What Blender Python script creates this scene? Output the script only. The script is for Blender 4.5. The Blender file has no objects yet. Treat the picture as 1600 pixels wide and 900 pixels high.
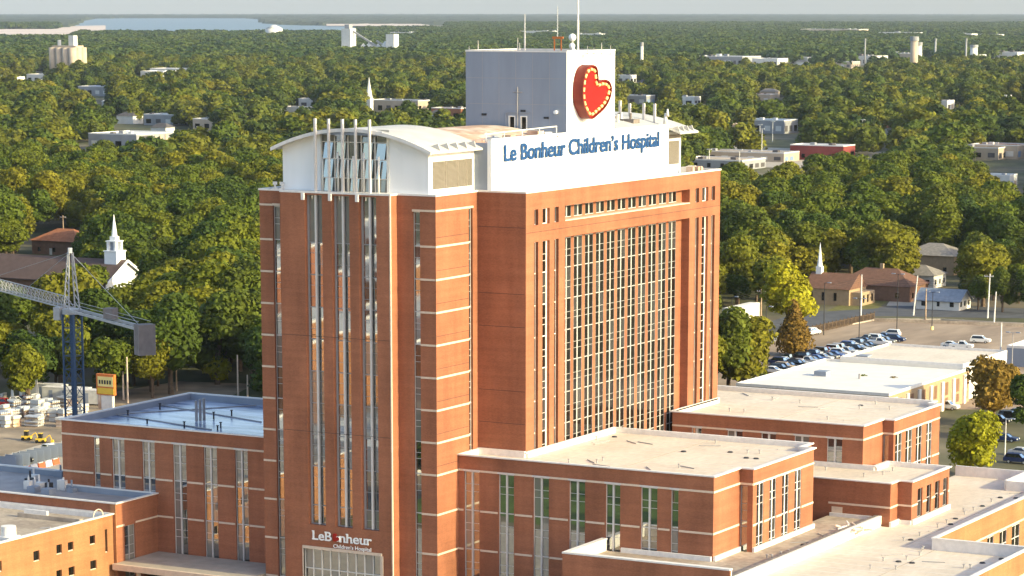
import bpy, math, random
import numpy as np
from mathutils import Vector, Matrix
R_ = math.radians
S = bpy.context.scene
COL = S.collection

# ------------------------------------------------------------------ camera, sky, sun, exposure
F_PX, CYO, YAW, PITCH = 4417.81, 426.119, .5054, .1946
CAM = np.array([187.149, -317.762, 69.117])
cam_d = bpy.data.cameras.new('camera'); cam = bpy.data.objects.new('camera', cam_d); COL.objects.link(cam)
cam.location = CAM; cam.rotation_euler = (math.pi/2-PITCH, 0, YAW)
cam_d.sensor_fit = 'HORIZONTAL'; cam_d.sensor_width = 36; cam_d.lens = 36*F_PX/1600; cam_d.shift_y = CYO/1600
cam_d.clip_start = 1; cam_d.clip_end = 120000
S.camera = cam
SUN_EL, SUN_AZ = R_(20), R_(0.8)          # azimuth counter-clockwise from +X
SUNV = Vector((math.cos(SUN_EL)*math.cos(SUN_AZ), math.cos(SUN_EL)*math.sin(SUN_AZ), math.sin(SUN_EL)))
w = bpy.data.worlds.new('World'); S.world = w; w.use_nodes = True
nt = w.node_tree; bg = nt.nodes['Background']
sky = nt.nodes.new('ShaderNodeTexSky'); sky.sky_type = 'NISHITA'; sky.sun_disc = False
sky.sun_elevation = SUN_EL; sky.sun_rotation = math.pi/2-SUN_AZ; sky.altitude = 0
sky.air_density = 1.0; sky.dust_density = 2.0; sky.ozone_density = 1.0
_tc = nt.nodes.new('ShaderNodeTexCoord'); _sx = nt.nodes.new('ShaderNodeSeparateXYZ'); _cx = nt.nodes.new('ShaderNodeCombineXYZ')
_mz = nt.nodes.new('ShaderNodeMath'); _mz.operation = 'MAXIMUM'; _mz.inputs[1].default_value = .012      # the sky goes on below the curved horizon
nt.links.new(_tc.outputs['Generated'], _sx.inputs[0]); nt.links.new(_sx.outputs[0], _cx.inputs[0]); nt.links.new(_sx.outputs[1], _cx.inputs[1])
nt.links.new(_sx.outputs[2], _mz.inputs[0]); nt.links.new(_mz.outputs[0], _cx.inputs[2]); nt.links.new(_cx.outputs[0], sky.inputs[0])
nt.links.new(sky.outputs[0], bg.inputs[0]); bg.inputs[1].default_value = .15
sl = bpy.data.lights.new('sun', 'SUN'); sun = bpy.data.objects.new('sun', sl); COL.objects.link(sun)
sl.energy = 2.85; sl.angle = R_(.5); sl.color = (1, .90, .52)
sun.rotation_euler = SUNV.to_track_quat('Z', 'Y').to_euler()
S.view_settings.view_transform = 'Standard'; S.view_settings.look = 'None'
S.view_settings.exposure = 1.24; S.view_settings.gamma = 1; S.view_settings.use_curve_mapping = False
S.render.engine = 'CYCLES'
S.cycles.max_bounces = 6; S.cycles.diffuse_bounces = 3; S.cycles.glossy_bounces = 3; S.cycles.transparent_max_bounces = 6
S.cycles.volume_bounces = 0; S.cycles.use_denoising = True; S.cycles.caustics_reflective = False; S.cycles.caustics_refractive = False

# ------------------------------------------------------------------ pixel -> place
_fw = np.array([-math.sin(YAW), math.cos(YAW), 0]); _rt = np.array([math.cos(YAW), math.sin(YAW), 0]); _up = np.array([0, 0, 1.])
_F = _fw*math.cos(PITCH)-_up*math.sin(PITCH); _U = _up*math.cos(PITCH)+_fw*math.sin(PITCH)
GZ = -11.0; RE = 9.6e6
def ray(px, py): return _F+_rt*(px-800)/F_PX-_U*(py-450-CYO)/F_PX
def at(px, py, x=None, y=None, z=None):
    d = ray(px, py)
    t = (x-CAM[0])/d[0] if x is not None else (y-CAM[1])/d[1] if y is not None else (z-CAM[2])/d[2]
    return CAM+t*d
def proj(P):
    d = np.array(P, float)-CAM; k = d@_F
    return 800+F_PX*(d@_rt)/k, 450+CYO-F_PX*(d@_U)/k
def gz(x, y):                                   # ground height with the curve of the earth
    return GZ-((x-CAM[0])**2+(y-CAM[1])**2)/(2*RE)
def G(px, py, h=0.):                            # the place on the ground (or h above it) that a pixel shows
    d = ray(px, py); hz = math.hypot(d[0], d[1]); s = -d[2]/hz; H = CAM[2]-GZ-h
    disc = s*s-2*H/RE
    D = (s-math.sqrt(disc))*RE if disc > 0 else s*RE
    x, y = CAM[0]+d[0]/hz*D, CAM[1]+d[1]/hz*D
    return x, y, gz(x, y)+h

# ------------------------------------------------------------------ materials
MATS = {}
def nodes_of(name):
    m = bpy.data.materials.new(name); m.use_nodes = True; t = m.node_tree
    return m, t, t.nodes['Principled BSDF'], lambda k: t.nodes.new(k), t.links.new
def mat(name, col, rough=.8, var=.12, scale=1.5, metal=0., spec=.3, bump=0., streak=None, col2=None, scale2=.15):
    if name in MATS: return MATS[name]
    m, t, b, N, L = nodes_of(name)
    tc = N('ShaderNodeTexCoord'); src = tc.outputs['Object']
    if streak:
        mp = N('ShaderNodeMapping'); mp.inputs['Scale'].default_value = streak; L(src, mp.inputs[0]); src = mp.outputs[0]
    n = N('ShaderNodeTexNoise'); n.inputs['Scale'].default_value = scale; n.inputs['Detail'].default_value = 5; L(src, n.inputs[0])
    r = N('ShaderNodeMapRange'); r.inputs[1].default_value = .3; r.inputs[2].default_value = .7
    r.inputs[3].default_value = 1-var; r.inputs[4].default_value = 1+var; L(n.outputs[0], r.inputs[0])
    mx = N('ShaderNodeMix'); mx.data_type = 'RGBA'; mx.blend_type = 'MULTIPLY'; mx.inputs[0].default_value = 1
    mx.inputs[6].default_value = (*col, 1)
    if col2:
        n2 = N('ShaderNodeTexNoise'); n2.inputs['Scale'].default_value = scale2; n2.inputs['Detail'].default_value = 6; L(src, n2.inputs[0])
        rp = N('ShaderNodeMapRange'); rp.inputs[1].default_value = .42; rp.inputs[2].default_value = .6; L(n2.outputs[0], rp.inputs[0])
        m2 = N('ShaderNodeMix'); m2.data_type = 'RGBA'; m2.inputs[6].default_value = (*col, 1); m2.inputs[7].default_value = (*col2, 1)
        L(rp.outputs[0], m2.inputs[0]); L(m2.outputs[2], mx.inputs[6])
    L(r.outputs[0], mx.inputs[7]); L(mx.outputs[2], b.inputs['Base Color'])
    b.inputs['Roughness'].default_value = rough; b.inputs['Metallic'].default_value = metal; b.inputs['Specular IOR Level'].default_value = spec
    if bump:
        bp = N('ShaderNodeBump'); bp.inputs['Strength'].default_value = bump; bp.inputs['Distance'].default_value = .05
        L(n.outputs[0], bp.inputs['Height']); L(bp.outputs[0], b.inputs['Normal'])
    MATS[name] = m; return m
def brick(name, col, course=True):
    m, t, b, N, L = nodes_of(name)
    tc = N('ShaderNodeTexCoord'); sp = N('ShaderNodeSeparateXYZ'); L(tc.outputs['Object'], sp.inputs[0])
    ad = N('ShaderNodeMath'); L(sp.outputs[0], ad.inputs[0]); L(sp.outputs[1], ad.inputs[1])
    cb = N('ShaderNodeCombineXYZ'); L(ad.outputs[0], cb.inputs[0]); L(sp.outputs[2], cb.inputs[1])
    bt = N('ShaderNodeTexBrick'); bt.inputs['Scale'].default_value = 1; bt.inputs['Brick Width'].default_value = .25
    bt.inputs['Row Height'].default_value = .085; bt.inputs['Mortar Size'].default_value = .009
    c = Vector(col)
    bt.inputs['Color1'].default_value = (*(c*.88), 1); bt.inputs['Color2'].default_value = (*(c*1.14), 1)
    bt.inputs['Mortar'].default_value = (*(c*.85+Vector((.02, .02, .02))), 1); L(cb.outputs[0], bt.inputs[0])
    n = N('ShaderNodeTexNoise'); n.inputs['Scale'].default_value = .22; n.inputs['Detail'].default_value = 6
    mp = N('ShaderNodeMapping'); mp.inputs['Scale'].default_value = (1, 1, .45); L(tc.outputs['Object'], mp.inputs[0]); L(mp.outputs[0], n.inputs[0])
    r = N('ShaderNodeMapRange'); r.inputs[1].default_value = .3; r.inputs[2].default_value = .7; r.inputs[3].default_value = .80; r.inputs[4].default_value = 1.18
    L(n.outputs[0], r.inputs[0])
    # faint run-off streaks and a lighter course at each movement joint
    n2 = N('ShaderNodeTexNoise'); n2.inputs['Scale'].default_value = 1.1; n2.inputs['Detail'].default_value = 3
    mp2 = N('ShaderNodeMapping'); mp2.inputs['Scale'].default_value = (1, 1, .04); L(tc.outputs['Object'], mp2.inputs[0]); L(mp2.outputs[0], n2.inputs[0])
    r2 = N('ShaderNodeMapRange'); r2.inputs[1].default_value = .3; r2.inputs[2].default_value = .7; r2.inputs[3].default_value = .93; r2.inputs[4].default_value = 1.06
    L(n2.outputs[0], r2.inputs[0])
    mu = N('ShaderNodeMath'); mu.operation = 'MULTIPLY'; L(r.outputs[0], mu.inputs[0]); L(r2.outputs[0], mu.inputs[1])
    n3 = N('ShaderNodeTexNoise'); n3.inputs['Scale'].default_value = 1.; n3.inputs['Detail'].default_value = 4
    mp3 = N('ShaderNodeMapping'); mp3.inputs['Scale'].default_value = (.06, .06, 1.6); L(tc.outputs['Object'], mp3.inputs[0]); L(mp3.outputs[0], n3.inputs[0])
    r3 = N('ShaderNodeMapRange'); r3.inputs[1].default_value = .3; r3.inputs[2].default_value = .7; r3.inputs[3].default_value = .91; r3.inputs[4].default_value = 1.08; L(n3.outputs[0], r3.inputs[0])
    mu3 = N('ShaderNodeMath'); mu3.operation = 'MULTIPLY'; L(mu.outputs[0], mu3.inputs[0]); L(r3.outputs[0], mu3.inputs[1]); mu = mu3
    mx = N('ShaderNodeMix'); mx.data_type = 'RGBA'; mx.blend_type = 'MULTIPLY'; mx.inputs[0].default_value = 1
    L(bt.outputs[0], mx.inputs[6]); L(mu.outputs[0], mx.inputs[7]); L(mx.outputs[2], b.inputs['Base Color'])
    b.inputs['Roughness'].default_value = .85; b.inputs['Specular IOR Level'].default_value = .25
    MATS[name] = m; return m
def glass(name, tint=(.02, .026, .028), refl=.5, rough=.02):
    m, t, b, N, L = nodes_of(name)
    g = N('ShaderNodeBsdfGlossy'); g.inputs['Color'].default_value = (.78, .82, .84, 1); g.inputs['Roughness'].default_value = rough
    b.inputs['Base Color'].default_value = (*tint, 1); b.inputs['Roughness'].default_value = .1
    lw = N('ShaderNodeLayerWeight'); lw.inputs[0].default_value = refl
    mx = N('ShaderNodeMixShader'); L(lw.outputs['Fresnel'], mx.inputs[0]); L(b.outputs[0], mx.inputs[1]); L(g.outputs[0], mx.inputs[2])
    tc = N('ShaderNodeTexCoord'); n = N('ShaderNodeTexNoise'); n.inputs['Scale'].default_value = .6; n.inputs['Detail'].default_value = 1
    L(tc.outputs['Object'], n.inputs[0])
    bp = N('ShaderNodeBump'); bp.inputs['Strength'].default_value = .12; bp.inputs['Distance'].default_value = .06; L(n.outputs[0], bp.inputs['Height'])
    L(bp.outputs[0], g.inputs['Normal'])
    L(mx.outputs[0], t.nodes['Material Output'].inputs[0]); MATS[name] = m; return m
def leaf(name, cols, trans=.25):
    m, t, b, N, L = nodes_of(name)
    oi = N('ShaderNodeObjectInfo'); cr = N('ShaderNodeValToRGB'); L(oi.outputs['Random'], cr.inputs[0])
    e = cr.color_ramp.elements
    while len(e) < len(cols): e.new(.5)
    for i, c in enumerate(cols): e[i].position = i/(len(cols)-1); e[i].color = (*c, 1)
    tc = N('ShaderNodeTexCoord'); n = N('ShaderNodeTexNoise'); n.inputs['Scale'].default_value = .35; n.inputs['Detail'].default_value = 3; L(tc.outputs['Object'], n.inputs[0])
    r = N('ShaderNodeMapRange'); r.inputs[1].default_value = .3; r.inputs[2].default_value = .7; r.inputs[3].default_value = .6; r.inputs[4].default_value = 1.45; L(n.outputs[0], r.inputs[0])
    mx = N('ShaderNodeMix'); mx.data_type = 'RGBA'; mx.blend_type = 'MULTIPLY'; mx.inputs[0].default_value = 1
    L(cr.outputs[0], mx.inputs[6]); L(r.outputs[0], mx.inputs[7]); L(mx.outputs[2], b.inputs['Base Color'])
    b.inputs['Roughness'].default_value = .7; b.inputs['Specular IOR Level'].default_value = .2
    tr = N('ShaderNodeBsdfTranslucent'); L(mx.outputs[2], tr.inputs[0])
    ms = N('ShaderNodeMixShader'); ms.inputs[0].default_value = trans; L(b.outputs[0], ms.inputs[1]); L(tr.outputs[0], ms.inputs[2])
    L(ms.outputs[0], t.nodes['Material Output'].inputs[0]); MATS[name] = m; return m
BRICK = brick('brick_red', (.318, .119, .060))
BRICK2 = brick('brick_orange', (.37, .165, .072))
STONE = mat('cast_stone', (.66, .52, .40), .8, .08, 2)
CAP = mat('white_coping', (.74, .70, .66), .6, .08, 1.5)
WHITE = mat('white_stucco', (.86, .85, .84), .75, .05, .4, streak=(1, 1, .15))
GREYW = mat('grey_metal_cladding', (.26, .29, .35), .6, .08, .5, streak=(1, 1, .2))
LOUV = mat('tan_louvre', (.23, .20, .165), .7, .12, 3, streak=(3, 3, .1))
VAULT = mat('pale_metal_roof', (.50, .48, .45), .6, .10, .5)
ROOF = mat('cream_membrane_roof', (.68, .58, .47), .8, .09, 1.4, col2=(.61, .515, .41), scale2=.16, streak=(1, .55, 1))
ROOFG = mat('shade_tinted_roof', (.50, .56, .68), .22, .3, .35, streak=(.35, 1.6, 1), spec=.6, col2=(.13, .18, .30), scale2=.3)  # streaky membrane with the blue of the tower's shade put into its colour
ROOFD = mat('tan_gravel_roof', (.44, .36, .28), .9, .18, 1.2, col2=(.34, .27, .21), scale2=.2)
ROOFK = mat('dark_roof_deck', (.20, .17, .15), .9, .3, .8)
RUST = mat('rust_roof_sheet', (.52, .34, .24), .8, .25, .6, col2=(.62, .50, .40), scale2=.3)
GLASS = glass('window_glass', refl=.80)
GLASSD = glass('side_window_glass', (.010, .009, .007), .06)
FRAME = mat('pale_window_frame', (.62, .58, .55), .5, .06)
FRAMEW = mat('white_window_frame', (.80, .76, .70), .5, .05)
FRAMEM = mat('muted_window_frame', (.42, .40, .38), .5, .06)
FRAMEG = mat('grey_window_frame', (.34, .32, .32), .5, .06)
JOINT = mat('dark_joint', (.06, .04, .035), .9, .1)
BLACK = mat('black_metal', (.03, .03, .035), .6, .2)
SIGNB = mat('blue_letters', (.010, .058, .18), .5, .12, 1.2)
SIGNW = mat('white_letters', (.85, .84, .82), .5, .03)
HEART = mat('heart_red', (.33, .006, .002), .4, .06, 1)
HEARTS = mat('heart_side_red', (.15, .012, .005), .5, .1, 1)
HEARTB = mat('heart_bulbs', (.85, .70, .28), .4, .05)
STEEL = mat('galvanised_steel', (.55, .55, .55), .45, .1, metal=.3)
WOOD = mat('weathered_pole_wood', (.42, .30, .20), .9, .15, 2)
BARK = mat('bark', (.13, .09, .06), .95, .3, 2)
LEAFG = leaf('green_leaves', [(.045, .074, .009), (.084, .115, .009), (.125, .142, .009), (.185, .165, .010), (.105, .128, .009), (.056, .088, .010), (.13, .135, .010)])
LEAFY = leaf('yellow_green_leaves', [(.27, .27, .010), (.34, .31, .012)])
LEAFB = leaf('russet_leaves', [(.19, .115, .020), (.27, .175, .024)])
LEAFO = leaf('olive_leaves', [(.10, .125, .010), (.13, .14, .012)])
LEAFVFAR = leaf('very_far_leaves', [(.026, .052, .013), (.048, .078, .013), (.078, .100, .013), (.040, .068, .013)])
LEAFFAR = leaf('far_leaves', [(.033, .054, .011), (.074, .100, .011), (.122, .132, .011), (.140, .138, .012), (.086, .108, .011), (.043, .067, .011)])

# ------------------------------------------------------------------ mesh builder
class MB:
    def __init__(s): s.v = []; s.f = []; s.m = []
    def quad(s, a, b, c, d, mi=0):
        n = len(s.v); s.v += [tuple(a), tuple(b), tuple(c), tuple(d)]; s.f.append((n, n+1, n+2, n+3)); s.m.append(mi)
    def poly(s, pts, mi=0):
        n = len(s.v); s.v += [tuple(p) for p in pts]; s.f.append(tuple(range(n, n+len(pts)))); s.m.append(mi)
    def box(s, x0, x1, y0, y1, z0, z1, mi=0):
        n = len(s.v)
        s.v += [(x0, y0, z0), (x1, y0, z0), (x1, y1, z0), (x0, y1, z0), (x0, y0, z1), (x1, y0, z1), (x1, y1, z1), (x0, y1, z1)]
        s.f += [(n, n+3, n+2, n+1), (n+4, n+5, n+6, n+7), (n, n+1, n+5, n+4), (n+1, n+2, n+6, n+5), (n+2, n+3, n+7, n+6), (n+3, n, n+4, n+7)]
        s.m += [mi]*6
        return s
    def prism(s, pts, z0, z1, mi=0):            # ccw outline in plan
        n = len(s.v); k = len(pts)
        s.v += [(p[0], p[1], z0) for p in pts]+[(p[0], p[1], z1) for p in pts]
        s.f.append(tuple(range(n+k-1, n-1, -1))); s.f.append(tuple(range(n+k, n+2*k)))
        s.f += [(n+i, n+(i+1) % k, n+k+(i+1) % k, n+k+i) for i in range(k)]; s.m += [mi]*(k+2)
        return s
    def loft(s, rings, mi=0, caps=True, closed=True):
        n0 = len(s.v); k = len(rings[0])
        for r in rings: s.v += [tuple(p) for p in r]
        for j in range(len(rings)-1):
            for i in range(k if closed else k-1):
                a = n0+j*k+i; b = n0+j*k+(i+1) % k
                s.f.append((a, b, b+k, a+k)); s.m.append(mi)
        if caps:
            s.f.append(tuple(range(n0+k-1, n0-1, -1))); s.f.append(tuple(range(n0+(len(rings)-1)*k, n0+len(rings)*k))); s.m += [mi, mi]
        return s
    def tube(s, a, b, r0, r1=None, n=8, mi=0):
        r1 = r0 if r1 is None else r1
        a, b = Vector(a), Vector(b); d = (b-a).normalized()
        p = d.orthogonal().normalized(); q = d.cross(p)
        ring = lambda c, r: [c+p*(r*math.cos(2*math.pi*i/n))+q*(r*math.sin(2*math.pi*i/n)) for i in range(n)]
        return s.loft([ring(a, r0), ring(b, max(r1, 1e-3))], mi)
    def bar(s, a, b, w, h=None, mi=0):
        h = h or w; a, b = Vector(a), Vector(b); d = (b-a).normalized()
        upv = Vector((0, 0, 1)) if abs(d.z) < .95 else Vector((0, 1, 0))
        p = d.cross(upv).normalized(); q = p.cross(d)
        ring = lambda c: [c-p*w/2-q*h/2, c+p*w/2-q*h/2, c+p*w/2+q*h/2, c-p*w/2+q*h/2]
        return s.loft([ring(a), ring(b)], mi)
    def mesh(s, name, mats):
        me = bpy.data.meshes.new(name); me.from_pydata(s.v, [], s.f)
        for m in (mats if isinstance(mats, (list, tuple)) else [mats]): me.materials.append(m)
        if any(s.m): me.polygons.foreach_set('material_index', s.m)
        me.update(); return me
    def build(s, name, mats, parent=None, smooth=False):
        me = s.mesh(name, mats)
        if smooth: me.polygons.foreach_set('use_smooth', [True]*len(me.polygons))
        return link(name, me, parent)
def link(name, data, parent=None, loc=None):
    o = bpy.data.objects.new(name, data); COL.objects.link(o)
    if parent is not None: o.parent = parent
    if loc is not None: o.location = loc
    return o
def tag(o, label=None, cat=None, group=None, kind=None):
    for k, v in (('label', label), ('category', cat), ('group', group), ('kind', kind)):
        if v: o[k] = v
    return o
def thing(name, label, cat, loc=(0, 0, 0), rz=0, group=None):
    o = link(name, None); o.location = loc; o.rotation_euler[2] = rz; o.empty_display_size = .1
    return tag(o, label, cat, group)
def place(parts, root):                          # parts built in world coordinates under a root that stands elsewhere
    for p in parts: p.location = Vector(p.location)-root.location
def copy_tree(o, parent=None, **kw):
    c = o.copy(); COL.objects.link(c)
    if parent is not None: c.parent = parent
    for ch in list(o.children): copy_tree(ch, c)
    for k, v in kw.items(): c[k] = v
    return c

# facade frames: F faces -Y at y=p ; R faces +X at x=p ; u is x or y, d goes inward
def pt(face, p, u, z, d=0.):
    return (u, p+d, z) if face == 'F' else (p-d, u, z)
def fbox(mb, face, p, u0, u1, z0, z1, d0, d1, mi=0):
    if face == 'F': mb.box(u0, u1, p+d0, p+d1, z0, z1, mi)
    else: mb.box(p-d1, p-d0, u0, u1, z0, z1, mi)
def holed_wall(mb, face, p, u0, u1, z0, z1, holes, depth=.35, back=True):
    us = sorted({u0, u1, *[h[0] for h in holes], *[h[1] for h in holes]}); us = [u for u in us if u0 <= u <= u1]
    zs = sorted({z0, z1, *[h[2] for h in holes], *[h[3] for h in holes]}); zs = [z for z in zs if z0 <= z <= z1]
    for i in range(len(us)-1):
        for j in range(len(zs)-1):
            um, zm = (us[i]+us[i+1])/2, (zs[j]+zs[j+1])/2
            if any(h[0] < um < h[1] and h[2] < zm < h[3] for h in holes): continue
            mb.quad(*[pt(face, p, u, z) for u, z in ((us[i], zs[j]), (us[i+1], zs[j]), (us[i+1], zs[j+1]), (us[i], zs[j+1]))])
    for h in holes:
        a, b, c, d = h[:4]; dp = h[4] if len(h) > 4 else depth; c = max(c, z0); d = min(d, z1)
        mb.quad(pt(face, p, a, c), pt(face, p, a, d), pt(face, p, a, d, dp), pt(face, p, a, c, dp))
        mb.quad(pt(face, p, b, c), pt(face, p, b, c, dp), pt(face, p, b, d, dp), pt(face, p, b, d))
        mb.quad(pt(face, p, a, d), pt(face, p, b, d), pt(face, p, b, d, dp), pt(face, p, a, d, dp))
        mb.quad(pt(face, p, a, c), pt(face, p, a, c, dp), pt(face, p, b, c, dp), pt(face, p, b, c))
PANE = MB().box(-.5, .5, -.012, .012, -.5, .5).mesh('pane', GLASS)
PANED = MB().box(-.5, .5, -.012, .012, -.5, .5).mesh('pane', GLASSD)
BLIND = glass('blind_behind_glass', (.20, .19, .17), .6); BLINDD = glass('half_drawn_blind_glass', (.045, .045, .045), .12)
PANE_B = MB().box(-.5, .5, -.012, .012, -.5, .5).mesh('pane', BLIND); PANED_B = MB().box(-.5, .5, -.012, .012, -.5, .5).mesh('pane', BLINDD)
rnd = random.Random(7)
def pane(parent, face, p, u0, u1, z0, z1, d, me=PANE, tilt=.005):
    if rnd.random() < .2: me = PANE_B if me is PANE else PANED_B
    o = link('pane', me, parent)
    o.location = pt(face, p, (u0+u1)/2, (z0+z1)/2, d); o.scale = (u1-u0, 1, z1-z0)
    o.rotation_euler = (rnd.uniform(-tilt, tilt), 0, (0 if face == 'F' else math.pi/2)+rnd.uniform(-tilt, tilt))
    return o
def strip(parent, face, p, u0, u1, z0, z1, cuts, d=.35, mull=True, fm=FRAME, me=PANE, mw=.16, tm=FRAME, jamb=.07, proud=.12, thin=.05, tilt=.005):
    """One tall window strip: jambs, centre mullion and transoms are its frame; a pane for every light. cuts: [(z, thick)]"""
    mb = MB()
    fbox(mb, face, p, u0, u0+jamb, z0, z1, d-.08, d+.04); fbox(mb, face, p, u1-jamb, u1, z0, z1, d-.08, d+.04)
    c = (u0+u1)/2
    if mull: fbox(mb, face, p, c-mw/2, c+mw/2, z0, z1, d-proud, d+.04)
    for z, th in cuts:
        if z0+.1 < z < z1-.1:
            hh = .06 if th else thin/2
            for a, b in ([(u0+jamb, c-mw/2), (c+mw/2, u1-jamb)] if mull else [(u0+jamb, u1-jamb)]):
                fbox(mb, face, p, a, b, z-hh, z+hh, d-(.09 if th else .04), d+.03)
    fbox(mb, face, p, u0+jamb, u1-jamb, z1-.12, z1, d-.07, d+.05)
    fbox(mb, face, p, u0+jamb, u1-jamb, z0, z0+.12, d-.07, d+.05)
    fr = mb.build('window_frame', fm, parent)
    zz = [z0]+sorted(z for z, th in cuts if th and z0+.3 < z < z1-.3)+[z1]
    for a, b in zip(zz, zz[1:]):
        for ua, ub in ([(u0, c), (c, u1)] if mull else [(u0, u1)]): pane(fr, face, p, ua, ub, a, b, d+.02, me, tilt)
    return fr
def floors_cuts(tops, offs): return [(t, True) for t in tops]+[(t+o, False) for t in tops for o in offs]
def bands(parent, face, p, segs, zs, h=.26, proud=.09, name='stone_band'):
    for z in zs:
        for a, b in segs:
            mb = MB(); fbox(mb, face, p, a, b, z-h/2, z+h/2, -proud, .05); mb.build(name, STONE, parent)
def coping(parent, pts, w=.45, h=.22, closed=False, m=CAP):
    """a coping along a run of (x,y,z) points, each stretch one piece, inside edge to the left of the run"""
    seq = list(zip(pts, pts[1:]))+([(pts[-1], pts[0])] if closed else [])
    for i, (a, b) in enumerate(seq):
        mb = MB(); k = .05+.002*(i % 3)
        x0, x1 = sorted((a[0], b[0])); y0, y1 = sorted((a[1], b[1]))
        if x1-x0 < .01: mb.box(x0-w/2, x0+w/2, y0-w/2+.004*i, y1+w/2-.004*i, a[2]-.02, a[2]+h+k-.05)
        else: mb.box(x0+w/2, x1-w/2, y0-w/2, y0+w/2, a[2]-.02, a[2]+h+k-.052)
        mb.build('coping', m, parent)
def parapet(mb, pts, z0, z1, t=.35, mi=0, closed=True):
    """low wall round an axis-aligned ccw outline, standing inside it"""
    n = len(pts); seq = range(n) if closed else range(n-1)
    for i in seq:
        a, b = pts[i], pts[(i+1) % n]
        dx, dy = b[0]-a[0], b[1]-a[1]; l = math.hypot(dx, dy); nx, ny = -dy/l*t, dx/l*t
        xs = sorted((a[0], b[0], a[0]+nx, b[0]+nx)); ys = sorted((a[1], b[1], a[1]+ny, b[1]+ny))
        e = .03+.002*i
        mb.box(xs[0]+e, xs[-1]-e, ys[0]+e, ys[-1]-e, z0, z1-.002*i, mi)

# ------------------------------------------------------------------ ground
def polar_sheet(name, m, radii, az0, az1, na, hfun, c=CAM):
    v = []; f = []
    for r in radii:
        for k in range(na+1):
            a = az0+(az1-az0)*k/na; x, y = c[0]-math.sin(a)*r, c[1]+math.cos(a)*r
            v.append((x, y, gz(x, y)+hfun(x, y, r)))
    for j in range(len(radii)-1):
        for k in range(na):
            i = j*(na+1)+k; f.append((i+1, i, i+na+1, i+na+2))
    me = bpy.data.meshes.new(name); me.from_pydata(v, [], f); me.materials.append(m); me.update()
    return link(name, me)
GROUND = mat('ground_soil_and_grass', (.085, .085, .035), .95, .35, .06, col2=(.17, .135, .085), scale2=.02)
g = polar_sheet('ground', GROUND, [0, 100, 250, 400, 550, 700, 900, 1200, 1600, 2200, 3000, 4000, 5500, 7500, 10000, 13000, 17000, 22000, 28000, 36000], 0, 2*math.pi, 128, lambda x, y, r: 0)
tag(g, kind='structure')
ASPH = mat('worn_asphalt', (.36, .265, .185), .9, .15, .35, col2=(.27, .195, .135), scale2=.07, streak=(1, .25, 1))
ASPHD = mat('dark_asphalt', (.09, .09, .095), .9, .2, .3)
CONC = mat('pale_concrete', (.42, .36, .29), .9, .12, .5)
DIRT = mat('site_dirt', (.33, .25, .17), .95, .25, .2, col2=(.22, .17, .12), scale2=.08)
GRASS = mat('dry_grass', (.14, .13, .035), .95, .3, .6)
WATER = mat('river_water', (.10, .14, .16), .4, .05, .002, spec=.5)
SAND = mat('river_sand', (.62, .50, .42), .9, .12, .004)
def sheet(name, m, pts, dz, kind='structure', thick=.0, label=None):
    mb = MB()
    if thick: mb.prism(pts, GZ, GZ+thick)
    else: mb.poly([(p[0], p[1], GZ+dz) for p in pts])
    return tag(mb.build(name, m), kind=kind)

# ------------------------------------------------------------------ hospital tower
H = 44.58; XC = 7.356; XA = -27.45; D1 = 10.96; YE = 71.84; PX0, PX1, PY = -22.9, -5.85, -1.8
FL = [38.02-4.3*k for k in range(8)]+[2.6, -2.76, -8.1]          # floor datums, 38.02 .. 7.92 then the tall lower floors
tower = thing('hospital_tower', 'tall red brick hospital tower with white vaulted penthouse and long columns of windows', 'building', (-10, 30, GZ))
T = tower
def finish(root):                                 # parts were built in world coordinates: shift the first level into the root's frame
    for c in root.children: c.location = Vector(c.location)-Vector(root.location)
SIDEZ0 = GZ
mb = MB()
# front bays, y = 0
sL = (-25.33, -24.2); sR = (-3.5, -2.4)
holed_wall(mb, 'F', 0, XA, PX0+.3, GZ, H, [(sL[0], sL[1], GZ+1, 42.55, .4)])
holed_wall(mb, 'F', 0, PX1-.3, 0, GZ, H, [(sR[0], sR[1], GZ+1, 42.5, .4)])
mb.quad((XA, YE, GZ), (XA, 0, GZ), (XA, 0, H), (XA, YE, H))
mb.build('front_bay_wall', BRICK, T)
# projecting centre panel
S3 = [(-19.1, -16.35), (-14.85, -12.1), (-10.65, -7.95)]
lob = (-20.0, -7.75, -10.4, -3.35)
mb = MB()
holed_wall(mb, 'F', PY, PX0, PX1, GZ, H, [(a, b, 0., H-.25, .75) for a, b in S3]+[(lob[0], lob[1], lob[2], lob[3], .5)])
mb.quad((PX1, PY, GZ), (PX1, 0, GZ), (PX1, 0, H), (PX1, PY, H)); mb.quad((PX0, 0, GZ), (PX0, PY, GZ), (PX0, PY, H), (PX0, 0, H))
mb.quad((PX0, PY, H), (PX1, PY, H), (PX1, 0, H), (PX0, 0, H))
mb.build('centre_panel_wall', BRICK, T)
mb = MB(); mb.box(PX1-.12, PX1+.05, PY-.05, PY+.18, GZ, H-.05); mb.build('corner_trim', STONE, T)
# +X side of the front bay
sS = (8.61, 9.64)
mb = MB(); holed_wall(mb, 'R', 0, 0, D1, GZ, H, [(sS[0], sS[1], 9.9, 42.5, .4)]); mb.build('side_bay_wall', BRICK, T)
mb = MB(); holed_wall(mb, 'F', D1, 0, XC, GZ, H, []); mb.build('return_wall', BRICK, T)
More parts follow.
